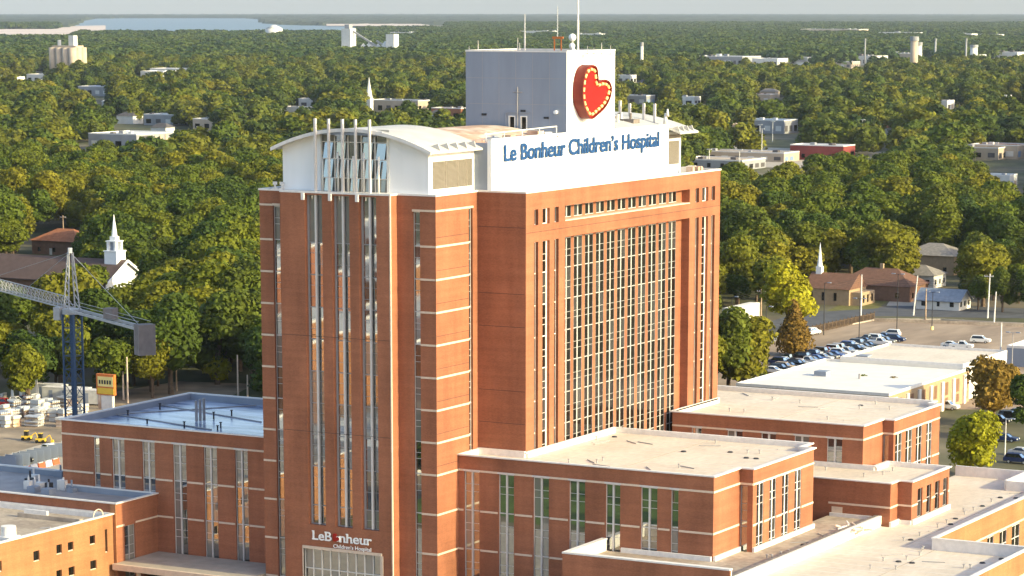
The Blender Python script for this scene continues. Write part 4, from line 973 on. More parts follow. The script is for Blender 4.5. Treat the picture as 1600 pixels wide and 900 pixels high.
one('suv', 'white', 84, 708, R_(75), 'white SUV at the corner of the left wing'); one('suv', 'red', 6, 636, R_(15), 'red SUV at the back of the construction yard'); one('pickup', 'white', 22, 634, R_(15), 'white pickup truck beside the red SUV in the yard'); one('suv', 'maroon', 42, 632, R_(15), 'maroon SUV in the construction yard')

# ------------------------------------------------------------------ street furniture
def lamp_post(px, py, h, label, heads=2, base=True, m=BLACK):
    q = G(px, py); root = thing('lamp_post', label, 'lamp post', q)
    MB().tube((0, 0, 0), (0, 0, h), .13, .08).build('pole', m, root)
    if base: MB().tube((0, 0, 0), (0, 0, .9), .4, n=12).build('base', HEARTB, root)
    for s_ in ((-1, 1) if heads == 2 else (1,)):
        mb = MB(); mb.bar((0, 0, h-.1), (s_*.9, 0, h), .1); mb.build('arm', m, root); MB().box(s_*1.2-.45, s_*1.2+.45, -.25, .25, h-.08, h+.12).build('lamp_head', GREYW, root)
    return root
lamp_post(1342, 538, 11, 'dark lamp post in the double row of cars', 2, False)
lamp_post(1401, 523, 15, 'dark lamp post with yellow base at the end of the double row'); lamp_post(1456, 515.5, 9.5, 'short dark lamp post with yellow base on the empty lot')
lamp_post(1287, 524, 13, 'dark lamp post beside the fence by the white SUV', 1, False); lamp_post(1196, 560, 12, 'dark lamp post left of the russet tree', 1, False); lamp_post(1143, 520, 9, 'slim dark post by the white trailer', 1, False)
lamp_post(1570, 714, 7.0, 'pale slim lamp post near the round green tree', 1, False, CAP); lamp_post(1581, 575, 8, 'pale lamp post by the grey wall', 2, False, FRAMEG)
def utility_pole(px, py, h, label, arm=True, m=WOOD, lean=0.):
    q = G(px, py); root = thing('utility_pole', label, 'utility pole', q)
    MB().tube((0, 0, 0), (lean, 0, h), .22, .13, 10).build('pole', m, root)
    if arm:
        MB().bar((-1.2, .0, h-.7), (1.2, 0, h-.7), .14).build('crossarm', m, root)
        for x in (-1.1, -.5, .5, 1.1): MB().tube((x, 0, h-.63), (x, 0, h-.35), .07, n=6).build('insulator', CAP, root)
    return root
ups = [(1345, 495, 11, 'thick pale pole at the end of the fence', False, CAP, 0), (1427, 493, 10.5, 'leaning pale lamp pole at the side street', False, CAP, .9), (1446, 500, 8, 'short wooden pole beside the blue-grey shed', False, WOOD, 0), (1543, 497, 11.5, 'tall wooden utility pole with crossarm right of the shed', True, CAP, .3), (1553, 506, 8.2, 'short thick wooden pole beside the tall utility pole', False, CAP, .3), (1563, 566, 9, 'thick pale pole behind the white-roofed building', False, CAP, 0), (1189, 500, 8, 'wooden utility pole beside the white trailer', True, WOOD, 0),
       (100, 394, 12, 'wooden utility pole in front of the rust-roofed house', True, WOOD, 0), (193, 625, 8.5, 'utility pole with transformer behind the orange pylon sign', True, STONE, 0), (200, 630, 9.5, 'taller pole beside the transformer pole', False, STONE, 0), (372, 618, 8.5, 'pale pole close to the left edge of the tower', False, STONE, 0), (276, 612, 6.5, 'slim pole over the shaded roof among trees', False, WOOD, 0), (387, 620, 4.6, 'short pale post close to the left edge of the tower', False, STONE, 0)]
uo = [utility_pole(*u) for u in ups]
def wires(pts, label):
    mb = MB()
    for dz in (0, -.6, -1.1):
        for a, b in zip(pts, pts[1:]):
            pr = None
            for k in range(9):
                t = k/8; p = Vector(a).lerp(Vector(b), t)+Vector((0, 0, dz-1.2*4*t*(1-t)))
                if pr: mb.tube(pr, p, .03, n=4)
                pr = p
    return tag(mb.build('overhead_wires', BLACK), label, 'wires')
top = lambda px, py, h: Vector(G(px, py))+Vector((0, 0, h))
wires([top(1150, 505, 8.5), top(1189, 500, 7.6), top(1345, 495, 10.3), top(1543, 497, 10.8), top(1720, 500, 11)], 'overhead wires strung along the street behind the tan lot')
wires([top(-40, 398, 12), top(100, 394, 11.2), top(230, 400, 12)], 'overhead wires beside the rust-roofed house')
# fence along the lot
a, b = Vector(G(1150, 548)), Vector(G(1366, 500)); fe = thing('chain_fence', 'dark picket fence with posts along the edge of the tan lot', 'fence', a); n = 34
pk = MB(); d_ = b-a
for k in range(n+1):
    p = d_*(k/n); MB().box(p.x-.09, p.x+.09, p.y-.09, p.y+.09, 0, 2.2).build('post', BARK, fe)
for k in range(n*7):
    p = d_*((k+.5)/(n*7)); pk.box(p.x-.05, p.x+.05, p.y-.05, p.y+.05, .1, 1.9)
tag(pk.build('pickets', BARK, fe), kind='stuff')
for z in (.35, 1.7): MB().bar((0, 0, z), (d_.x, d_.y, z), .08).build('rail', BARK, fe)
# low stone wall along the street
a, b = Vector(G(1366, 502)), Vector(G(1640, 512)); tag(MB().bar((a.x, a.y, GZ+.4), (b.x, b.y, GZ+.4), .4, .8).build('boundary_wall', ROOFD), 'low brown boundary wall between the tan lot and the street', 'wall')

# ------------------------------------------------------------------ buildings near the lot
def bldg_root(name, label, cat, p, group=None): return thing(name, label, cat, p, 0, group)
WALLB = mat('buff_brick', (.38, .27, .165), .9, .12, 1); WALLR = mat('dull_brick', (.20, .11, .07), .9, .15, 1); WALLW = mat('pale_siding', (.62, .60, .56), .8, .08, 1)
SHB = mat('brown_shingle', (.17, .085, .055), .9, .2, 1.2); SHG = mat('grey_shingle', (.25, .22, .19), .9, .2, 1.2); SHRU = mat('rust_shingle', (.34, .13, .06), .9, .2, 1); SHBL = mat('bluegrey_shingle', (.22, .25, .30), .7, .15, 1); SHD = mat('dark_brown_shingle', (.10, .065, .055), .9, .15, .6)
WHITER = mat('white_membrane', (.74, .69, .62), .8, .06, .4)
def hip_house(px, py, wx_, wy_, hw_, hr, wall, roof, label, rz=0., wins=True, name='house', gable_=False, chimney=False):
    q = G(px, py); r = bldg_root(name, label, 'house', q); r.rotation_euler[2] = rz
    x0, x1, y0, y1 = -wx_/2, wx_/2, -wy_/2, wy_/2
    mb = MB()
    if gable_: mb.loft([[(x0, y0, 0), (x0, y1, 0), (x0, y1, hw_), (x0, 0, hw_+hr), (x0, y0, hw_)], [(x1, y0, 0), (x1, y1, 0), (x1, y1, hw_), (x1, 0, hw_+hr), (x1, y0, hw_)]])
    else: mb.box(x0, x1, y0, y1, 0, hw_)
    mb.build('wall', wall, r)
    mb = MB(); e = .6; i_ = min(wy_, wx_)/2*.9
    if gable_:
        k = hr/(wy_/2)
        for s_ in (-1, 1):
            mb.loft([[(x0-e, s_*(wy_/2+e), hw_-e*k+.05), (x0-e, 0, hw_+hr+.05), (x0-e, 0, hw_+hr+.25), (x0-e, s_*(wy_/2+e), hw_-e*k+.25)], [(x1+e, s_*(wy_/2+e), hw_-e*k+.05), (x1+e, 0, hw_+hr+.05), (x1+e, 0, hw_+hr+.25), (x1+e, s_*(wy_/2+e), hw_-e*k+.25)]])
    else:
        A = [(x0-e, y0-e, hw_), (x1+e, y0-e, hw_), (x1+e, y1+e, hw_), (x0-e, y1+e, hw_)]
        if wx_ >= wy_: Rg = [(x0+i_, 0, hw_+hr), (x1-i_, 0, hw_+hr)]; fs = [(A[0], A[1], Rg[1], Rg[0]), (A[1], A[2], Rg[1]), (A[2], A[3], Rg[0], Rg[1]), (A[3], A[0], Rg[0])]
        else: Rg = [(0, y0+i_, hw_+hr), (0, y1-i_, hw_+hr)]; fs = [(A[0], A[1], Rg[0]), (A[1], A[2], Rg[1], Rg[0]), (A[2], A[3], Rg[1]), (A[3], A[0], Rg[0], Rg[1])]
        for f in fs: mb.poly(f)
        mb.poly(A[::-1])
    ro_ = mb.build('roof', roof, r)
    if chimney: MB().box(-.5, .5, -.4, .4, hw_+hr*.5, hw_+hr+1.2).build('chimney', WALLB, ro_)
    if wins:
        for k in range(3):
            u = x0+wx_*(k+.5)/3; MB().box(u-.55, u+.55, y0-.08, y0+.05, 1.0, 2.4).build('window', GLASSD, r)
            v = y0+wy_*(k+.5)/3; MB().box(x1-.05, x1+.08, v-.5, v+.5, 1.0, 2.4).build('window', GLASSD, r)
        MB().box(x0+wx_*.4, x0+wx_*.4+1, y0-.1, y0+.05, 0, 2.1).build('door', WALLW, r)
    return r
hip_house(1377, 466, 22, 14, 4.2, 4.2, WALLR, SHB, 'wide brick house with brown hipped roof across the street', chimney=True)
hip_house(1440, 447, 11, 10, 3.6, 2.6, WALLW, SHG, 'small pale house with grey hipped roof between the two bigger houses')
hip_house(1461, 426, 17, 14, 5.8, 3.2, WALLB, SHG, 'two-storey buff house with grey hipped roof under the woods')
hip_house(1474, 482, 12, 9, 2.6, 2.5, WALLW, SHBL, 'low shed with blue-grey gabled roof in the shade', gable_=True, wins=True, name='shed')
# tan chapel with white spire
q = G(1318, 474); ch = bldg_root('chapel', 'tan brick chapel with slim white spire beside the brown-roofed house', 'church', q)
MB().box(-9, 4, -6, 6, 0, 4.5).build('wall', WALLB, ch)
mb = MB(); mb.loft([[(-9.4, -6.5, 4.4), (-9.4, 6.5, 4.4), (-9.4, 0, 8.2)], [(4.4, -6.5, 4.4), (4.4, 6.5, 4.4), (4.4, 0, 8.2)]]); mb.build('roof', SHB, ch)
MB().box(4.02, 7, -5, 5, 0, 3.6).build('front_wing', WALLB, ch)
for y in (-3, 0, 3): MB().box(6.9, 7.08, y-.5, y+.5, .8, 2.8).build('window', GLASSD, ch)
for x in (-7, -3.5, 0): MB().box(x-.4, x+.4, -6.08, -5.9, 1.2, 3.4).build('window', GLASSD, ch)
sp_ = MB(); sp_.box(-8, -6.4, -.8, .8, 6.4, 9.8); sp_.tube((-7.2, 0, 9.8), (-7.2, 0, 16.2), .8, .04, 8); sp_.build('spire', SIGNW, ch)
# long white-roofed building behind the rear wing
def flat_block(label, x0, x1, y0, y1, h, wall, roof, name='flat_roofed_building', pil=0, z=GZ, pz=.5, wins=None, group=None, cat='building'):
    r = bldg_root(name, label, cat, ((x0+x1)/2, (y0+y1)/2, z), group)
    cx_, cy__ = (x0+x1)/2, (y0+y1)/2; a0, a1, b0, b1 = x0-cx_, x1-cx_, y0-cy__, y1-cy__
    MB().box(a0, a1, b0, b1, -.5, h-.05).build('wall', wall, r); MB().box(a0+.3, a1-.3, b0+.3, b1-.3, h-.3, h).build('roof', roof, r)
    if pz:
        for q in ((a0-.02, a1+.02, b0-.02, b0+.3), (a0-.02, a1+.02, b1-.3, b1+.02), (a0-.018, a0+.3, b0+.3, b1-.3), (a1-.3, a1+.018, b0+.3, b1-.3)): MB().box(*q, h-.06, h+pz).build('parapet', wall if pz > .6 else CAP, r)
    for k in range(pil):
        v = b0+(b1-b0)*(k+.5)/pil; MB().box(a1-.05, a1+.35, v-.6, v+.6, -.5, h-.6).build('pilaster', CAP, r)
        for dv in (1.6, 3.0):
            for z0, z1 in ((.8, 2.4), (2.9, h-1.0)):
                if v+dv+.6 < b1: MB().box(a1-.04, a1+.06, v+dv-.55, v+dv+.55, z0, z1).build('window', WALLR, r)
    if wins:
        for k in range(wins):
            u = a0+(a1-a0)*(k+.5)/wins; MB().box(u-.9, u+.9, b0-.06, b0+.04, 1.2, min(h-.8, 3.2)).build('window', GLASSD, r)
    return r
h_ = 6.5; p0 = G(1395, 617, h_); p1 = G(1511, 578, h_)
wr_ = flat_block('long low building with dazzling white roof and tan pilastered wall', p0[0]-32, p0[0], p0[1]-2, p1[1], h_, WALLB, WHITER, pil=7)
for px, py in ((1285, 587), (1350, 562)):
    q = G(px, py, h_); MB().box(-1.3, 1.3, -1.3, 1.3, h_-.05, h_+1.0).build('roof_unit', GREYW, wr_).location = (q[0]-wr_.location.x, q[1]-wr_.location.y, 0)
q = G(1343, 592, h_); o = MB().tube((0, 0, h_), (0, 0, h_+1.), .25, n=8).build('vent_pipe', FRAMEG, wr_); o.location = (q[0]-wr_.location.x, q[1]-wr_.location.y, 0)
q0 = G(1500, 573, 7.0); flat_block('plain white-walled building with pale roof adjoining the white-roofed one', q0[0]-26, q0[0]+1, q0[1]-1, q0[1]+26, 7.2, WHITER, ROOF)
q0 = G(1572, 572); flat_block('low grey-walled building at the edge of the lot', q0[0], q0[0]+22, q0[1], q0[1]+14, 4.2, GREYW, WHITER)
q0 = G(1128, 507); flat_block('long white trailer parked beneath the woods', q0[0], q0[0]+2.8, q0[1], q0[1]+17, 4.2, WHITER, WHITER, name='trailer', pz=0, cat='trailer')

# across the street: the sunlit blocks that the front windows mirror
for i, (x0, x1, y0, y1, h, m) in enumerate(((-150, -118, -190, -150, 16, BRICK2), (-112, -84, -230, -176, 12, BRICK2), (-215, -178, -260, -180, 20, BRICK), (-95, -58, -300, -250, 15, BRICK2), (-300, -240, -330, -230, 14, BRICK), (-260, -215, -150, -110, 9, WHITER), (-185, -120, -300, -262, 7, WHITER), (-170, -155, -130, -100, 6, WHITER), (-100, -60, -120, -95, 5, WHITER), (-140, -100, -262, -240, 8, WHITER), *[(-330+52*(k % 5)+(11*k) % 17, -300+52*(k % 5)+(11*k) % 17, -430+58*(k//5), -396+58*(k//5), 6+(k*5) % 9, [BRICK2, WHITER, WHITER, BRICK][k % 4]) for k in range(15)])):
    flat_block('sunlit brick block mirrored in the front windows of the tower', x0, x1, y0, y1, h, m, WHITER, name='mirrored_building', wins=5, group='blocks mirrored in the front windows')

# ------------------------------------------------------------------ left side: church, crane, yard
q = G(197, 484); chx, chy = q[0], q[1]
cu_ = bldg_root('church', 'church with long brown roof, white gable and tall white cupola steeple among trees', 'church', q)
NW = 17.; HW = 8.; HR = 5.
MB().loft([[(-62, -NW/2, 0), (-62, NW/2, 0), (-62, NW/2, HW), (-62, 0, HW+HR), (-62, -NW/2, HW)], [(-.2, -NW/2, 0), (-.2, NW/2, 0), (-.2, NW/2, HW), (-.2, 0, HW+HR), (-.2, -NW/2, HW)]]).build('nave_wall', WALLR, cu_)
MB().loft([[(x_, -NW/2, 0), (x_, NW/2, 0), (x_, NW/2, HW), (x_, 0, HW+HR), (x_, -NW/2, HW)] for x_ in (-.2, .1)]).build('gable_front', SIGNW, cu_)
mb = MB(); k = HR/(NW/2)
for s_ in (-1, 1):
    e = .8; mb.loft([[(-62, s_*(NW/2+e), HW-e*k), (-62, 0, HW+HR), (-62, 0, HW+HR+.3), (-62, s_*(NW/2+e), HW-e*k+.3)], [(.9, s_*(NW/2+e), HW-e*k), (.9, 0, HW+HR), (.9, 0, HW+HR+.3), (.9, s_*(NW/2+e), HW-e*k+.3)]])
mb.build('nave_roof', SHD, cu_)
mb = MB()
for s_ in (-1, 1): mb.bar((1.0, s_*(NW/2+.8), HW-.8*k+.1), (1.0, 0, HW+HR+.1), .12, .7)
mb.build('gable_trim', SIGNW, cu_)
mb = MB(); cxp = -3.2
mb.box(cxp-2.0, cxp+2.0, -2.0, 2.0, 10, 15.4); st_ = mb.build('steeple_base', SIGNW, cu_)
mb = MB(); mb.box(cxp-2.2, cxp+2.2, -2.2, 2.2, 15.4, 15.7); mb.box(cxp-1.7, cxp+1.7, -1.7, 1.7, 18.0, 18.3)
for sx in (-1, 1):
    for sy in (-1, 1): mb.box(cxp+sx*1.15-.36, cxp+sx*1.15+.36, sy*1.15-.36, sy*1.15+.36, 15.7, 18.0)
mb.build('belfry', SIGNW, st_); MB().box(cxp-.85, cxp+.85, -.85, .85, 15.7, 17.95).build('belfry_louvre', GREYW, st_)
mb = MB(); mb.box(cxp-.9, cxp+.9, -.9, .9, 18.3, 19.4); mb.tube((cxp, 0, 19.4), (cxp, 0, 25.2), .8, .05, 8); mb.build('spire', SIGNW, st_)
hip_house(104, 396, 18, 13, 4.5, 3.6, WALLR, SHRU, 'house with rust-red hipped roof left of the church steeple', chimney=False)
# tower crane
cp = at(117, 640, y=34.); CX, CY = cp[0], cp[1]
CBL = mat('crane_blue', (.045, .085, .16), .5, .15, 2); CGR = mat('crane_grey', (.42, .41, .41), .5, .12, 1.5); CWT = mat('counterweight_concrete', (.23, .20, .19), .9, .12, 1)
zj = at(115, 478, x=CX)[2]; ztop = at(112, 392, x=CX)[2]
cr_ = thing('tower_crane', 'tower crane with blue lattice mast and grey jib rising behind the left wing', 'crane', (CX, CY, GZ))
W2 = 1.05; Hm = zj-GZ-1.2
mb = MB()
for sx in (-1, 1):
    for sy in (-1, 1): mb.box(sx*W2-.13, sx*W2+.13, sy*W2-.13, sy*W2+.13, 0, Hm)
n = int(Hm/2.1)
for k in range(n+1):
    z = Hm*k/n
    for a, b in (((-W2, -W2), (W2, -W2)), ((W2, -W2), (W2, W2)), ((W2, W2), (-W2, W2)), ((-W2, W2), (-W2, -W2))):
        mb.bar((*a, z), (*b, z), .09)
        if k < n: mb.bar((*(a if k % 2 else b), z), (*(b if k % 2 else a), z+Hm/n), .08)
mb.build('mast', CBL, cr_)
mb = MB(); mb.box(-.3, .3, -.3, .3, 0, Hm); mb.build('ladder_shaft', CBL, cr_)
jd = Vector(at(0, 443, z=zj+.8))-Vector(at(229, 503, z=zj+.8)); jd.z = 0; jd.normalize(); jn = Vector((-jd.y, jd.x, 0))
zj_ = Hm
MB().tube((0, 0, zj_), (0, 0, zj_+.8), 1.5, n=16).build('slewing_ring', CGR, cr_)
mb = MB(); c0 = -next(k*.1 for k in range(20, 900) if proj((CX-jd.x*k*.1, CY-jd.y*k*.1, zj))[0] > 226)
lj = 62.
def lat(mb, s0, s1, z0, w_, h, n, flat=False):
    P = lambda s, o, z: tuple(jd*s+jn*o+Vector((0, 0, z)))
    for o in (-w_/2, w_/2): mb.bar(P(s0, o, z0), P(s1, o, z0), .16)
    if not flat: mb.bar(P(s0, 0, z0+h), P(s1, 0, z0+h), .14)
    for k in range(n):
        a, b = s0+(s1-s0)*k/n, s0+(s1-s0)*(k+1)/n; m = (a+b)/2
        mb.bar(P(a, -w_/2, z0), P(b, w_/2, z0), .07)
        if not flat:
            for o in (-w_/2, w_/2): mb.bar(P(a, o, z0), P(m, 0, z0+h), .07); mb.bar(P(m, 0, z0+h), P(b, o, z0), .07)
lat(mb, 1., lj, zj_+.8, 1.5, 1.7, 34); mb.build('jib', CGR, cr_)
mb = MB(); lat(mb, c0, 0, zj_+.7, 1.8, 0, 10, True)
for o in (-.9, .9):
    mb.bar(tuple(jd*c0+jn*o+Vector((0, 0, zj_+.65))), tuple(jn*o+Vector((0, 0, zj_+.65))), .2, .4)
    mb.bar(tuple(jd*c0+jn*o+Vector((0, 0, zj_+1.8))), tuple(jn*o+Vector((0, 0, zj_+1.8))), .06)
mb.build('counter_jib', CGR, cr_)
hA = ztop-zj
mb = MB(); P = lambda s, o, z: tuple(jd*s+jn*o+Vector((0, 0, z)))
for s_ in (-1.1, 1.1):
    for o in (-.9, .9): mb.bar(P(s_, o, zj_+.8), P(s_*.25, o*.35, zj_+hA+1), .16)
for k in range(7):
    t = k/7; u = 1-.75*t; v = 1-.65*t
    for o in (-1, 1): mb.bar(P(-1.1*u, .9*v*o, zj_+.8+hA*t), P(1.1*u, .9*v*o, zj_+.8+hA*(t+.12)), .09)
mb.build('apex_frame', CGR, cr_)
mb = MB(); ap = P(0, 0, zj_+hA+1)
mb.bar(ap, P(38, 0, zj_+2.5), .05); mb.bar(ap, P(20, 0, zj_+2.5), .05); mb.bar(ap, P(c0+2, 0, zj_+1), .06); mb.build('tie_rods', CGR, cr_)
for i in range(3):
    mb = MB(); s0 = c0-.9+i*.72
    mb.loft([[P(s0, -1.3, zj_-3.1), P(s0+.58, -1.3, zj_-3.1), P(s0+.58, 1.3, zj_-3.1), P(s0, 1.3, zj_-3.1)], [P(s0, -1.3, zj_+1.4), P(s0+.58, -1.3, zj_+1.4), P(s0+.58, 1.3, zj_+1.4), P(s0, 1.3, zj_+1.4)]]); mb.build('counterweight', CWT, cr_)
mb = MB(); mb.box(-.7, .7, -.7, .7, 0, .001)
o = MB().box(-.8, .8, -.8, .8, 0, 1.6).build('winch', CWT, cr_); o.location = jd*(c0*.55)+Vector((0, 0, zj_+.9))
o = MB().box(-.6, .6, -.6, .6, 0, 2.0).build('cab', CGR, cr_); o.location = jd*1.6+jn*1.6+Vector((0, 0, zj_-1.0))
MB().tube((0, 0, zj_+hA+.9), (0, 0, zj_+hA+1.7), .35, n=8).build('apex_light', CAP, cr_)
MB().box(-3, 3, -3, 3, -.3, .8).build('foundation', CONC, cr_)
# yard things
q = G(167, 640); sg2 = thing('pylon_sign', 'tall yellow and orange pylon sign behind the shaded wing roof', 'sign', q)
MB().box(-1.9, -1.3, -.3, .3, 0, 6.3).build('post', RUST, sg2); MB().box(1.2, 1.7, -.3, .3, 0, 6.3).build('post', CAP, sg2)
YEL = mat('sign_yellow', (.75, .50, .06), .5, .05); ORG = mat('sign_orange', (.65, .18, .04), .5, .05)
MB().box(-2.2, 2.2, -.35, .35, 3.0, 7.2).build('upper_panel', ORG, sg2); MB().box(-1.9, 2.1, -.42, -.352, 3.2, 4.4).build('lower_panel', YEL, sg2); MB().box(-1.8, 2.0, -.42, -.352, 4.7, 6.7).build('text_panel', HEARTB, sg2)
for k in range(5): MB().box(-1.5+k*.65, -1.1+k*.65, -.45, -.424, 5.2, 6.0).build('lettering', BLACK, sg2)
MB().box(-1.2, 1.1, -.2, .2, 0, 2.9).build('base_panel', CAP, sg2)
TARP = mat('white_tarpaulin', (.58, .56, .52), .7, .12, 1)
r = random.Random(5)
for k in range(42):
    px, py = r.uniform(4, 134), r.uniform(630, 668); q = G(px, py); s_ = r.uniform(.3, 1.2)
    t = thing('material_stack', ['white wrapped pallet stack in the construction yard', 'rust coloured pallet stack in the construction yard', 'grey pipe rack in the construction yard'][k % 3], 'building material', q, r.uniform(-.3, .3), 'stacks of material in the construction yard')
    m = [TARP, RUST, STEEL][k % 3]; hh = 0
    for j in range(3):
        h = r.uniform(.5, 1.0)
        if k % 3 == 2:
            for i_ in range(4): MB().tube((-s_*1.4, -.75+.5*i_, hh+.35), (s_*1.4, -.75+.5*i_, hh+.35), .22, n=8).build('pipe', m, t)
        else: MB().box(-s_+r.uniform(0, .4), s_-r.uniform(0, .4), -1.0, 1.0, hh+.1, hh+h).build('bundle', m if j < 2 else TARP, t)
        MB().box(-s_, s_, -1.05, 1.05, hh, hh+.1).build('pallet', WOOD, t); hh += h
for px, py, rz, nm in ((105, 628, .2, 'white box trailer behind the crane mast'), (140, 632, .2, 'white site office beside the crane mast'), (70, 622, .1, 'long white storage container at the back of the yard')):
    q = G(px, py); t = thing('site_container', nm, 'container', q, rz); MB().box(-5, 5, -1.3, 1.3, .3, 3.0).build('body', TARP, t); MB().box(-5.05, 5.05, -1.35, 1.35, 3.0, 3.12).build('roof', CAP, t)
    for x in (-3, 0, 3): MB().box(x-.4, x+.4, -1.34, -1.29, .3, 2.5).build('door', GREYW, t)
for px, py, nm in ((42, 688, 'small yellow excavator on the dirt'), (64, 692, 'yellow loader on the dirt beside the excavator')):
    q = G(px, py); t = thing('yellow_loader', nm, 'digger', q, .4); t.scale = (.65, .65, .65)
    MB().box(-1.4, 1.4, -.9, .9, .5, 1.4).build('chassis', YEL, t); MB().box(-.6, .5, -.7, .7, 1.4, 2.7).build('cab', CG, t); MB().box(-.65, .55, -.75, .75, 2.7, 2.85).build('cab_roof', YEL, t)
    for x in (-.9, .9):
        for y in (-.95, .95): MB().tube((x, y-.2, .5), (x, y+.2, .5), .5, n=12).build('wheel', TYRE, t)
    mb = MB(); mb.bar((1.2, 0, 1.2), (2.6, 0, 2.3), .25); mb.bar((2.6, 0, 2.3), (3.3, 0, .8), .2); mb.build('arm', YEL, t); MB().box(3.0, 3.7, -.6, .6, .2, .9).build('bucket', YEL, t)
BWT = mat('barrier_white', (.7, .68, .66), .7, .08); BRD = mat('barrier_orange', (.55, .12, .05), .7, .08)
for k in range(8):
    t_ = k/8; q = G(3+90*t_, 748-24*t_); q2 = G(3+90*(t_+.115), 748-24*(t_+.115)); rz = math.atan2(q2[1]-q[1], q2[0]-q[0])
    L_ = math.dist(q[:2], q2[:2]); t = thing('road_barrier', ('orange' if k % 2 else 'white')+' plastic road barrier in the row along the street', 'barrier', q, rz, 'orange and white barriers along the street')
    mb = MB(); mb.loft([[(0, -.3, 0), (0, .3, 0), (0, .1, 1.0), (0, -.1, 1.0)], [(L_*.95, -.3, 0), (L_*.95, .3, 0), (L_*.95, .1, 1.0), (L_*.95, -.1, 1.0)]]); mb.build('body', BRD if k % 2 else BWT, t)
    MB().box(.2, L_*.75, -.14, .14, 1.0, 1.1).build('cap', BWT, t)
for k in range(10):
    q = G(-2+11*k, 732-2.6*k); t = thing('site_fence_panel', 'grey mesh site fence panel standing behind the road barriers', 'fence', q, .35, 'grey site fence panels')
    MB().box(0, 3.2, -.03, .03, .1, 2.2).build('mesh_panel', GREYW, t); MB().tube((0, 0, 0), (0, 0, 2.3), .06).build('post', STEEL, t)
for k in range(4):
    q = G(18+13*k, 632); t = thing('feather_flag', 'white feather flag on a pole at the back of the yard', 'flag', q, 0, 'white feather flags')
    MB().tube((0, 0, 0), (0, 0, 5), .05).build('pole', STEEL, t); MB().loft([[(.05, -.02, 1.5), (.05, .02, 1.5), (.7, 0.02, 1.7), (.7, -.02, 1.7)], [(.05, -.02, 4.9), (.05, .02, 4.9), (.4, .02, 5.3), (.4, -.02, 5.3)]]).build('cloth', SIGNW, t)

# ------------------------------------------------------------------ rooftop masts
def mast(p, h, r, label, name='antenna_mast', extra=None, m=CAP):
    t = thing(name, label, 'antenna', p); MB().tube((0, 0, -.05), (0, 0, h*.5), r, n=8).build('lower_tube', m, t); MB().tube((0, 0, h*.5), (0, 0, h), r*.75, r*.5, n=8).build('upper_tube', m, t)
    MB().box(-.3, .3, -.3, .3, -.05, .1).build('foot', FRAMEG, t)
    if extra:
        for z, s_ in extra: MB().loft([[(.25*math.sin(3*z)+math.cos(6.283*i/10)*s_*math.sin(math.pi*(j+.03)/8.06), -.3+math.sin(6.283*i/10)*s_*math.sin(math.pi*(j+.03)/8.06), z-s_*math.cos(math.pi*(j+.03)/8.06)) for i in range(10)] for j in range(9)]).build('dish', SIGNW, t, True)
    return t
p = at(903, 81, y=44.); mast((p[0], 44., BZ-.3), at(901.5, -25, y=44)[2]-BZ, .16, 'very tall white mast on the rooftop block')
p = at(820, 80, y=44.); mast((p[0], 44., BZ-.3), at(820, 22, y=44)[2]-BZ+.3, .12, 'shorter white mast with crossbar on the rooftop block')
p = at(895, 80, y=46.); t = mast((p[0], 46., BZ-.3), 2.0, .1, 'cluster of round white dishes beside the tall mast', 'dish_cluster', ((1.0, .45), (2.2, .55), (.4, .3)))
p = at(872, 80, y=46.); t = thing('orange_gantry', 'small orange gantry with lattice antenna on the rooftop block', 'antenna', (p[0], 46., BZ-.3))
for x in (-.6, .5): MB().box(x-.07, x+.07, -.07, .07, 0, 2.0).build('leg', ORG, t)
MB().box(-.9, .8, -.1, .1, 2.0, 2.3).build('beam', ORG, t)
mb = MB(); mb.tube((-.1, 0, 2.3), (-.1, 0, 6.6), .05); [mb.bar((-.3, 0, 2.5+k*.45), (.1, 0, 2.75+k*.45), .05) for k in range(9)]; mb.build('lattice', STEEL, t)
for i, (px, h) in enumerate(((747, 1.4), (809, 1.8), (812, 1.1), (918, .7), (940, 1.2), (954, .8), (733, .6), (928, .5))):
    p = at(px, 81, y=40.); mast((p[0], 40., BZ-.3), h+.4, .06, 'thin short whip antenna on the edge of the rooftop block', 'whip_antenna', m=FRAME)['group'] = 'thin whip antennas on the rooftop block'

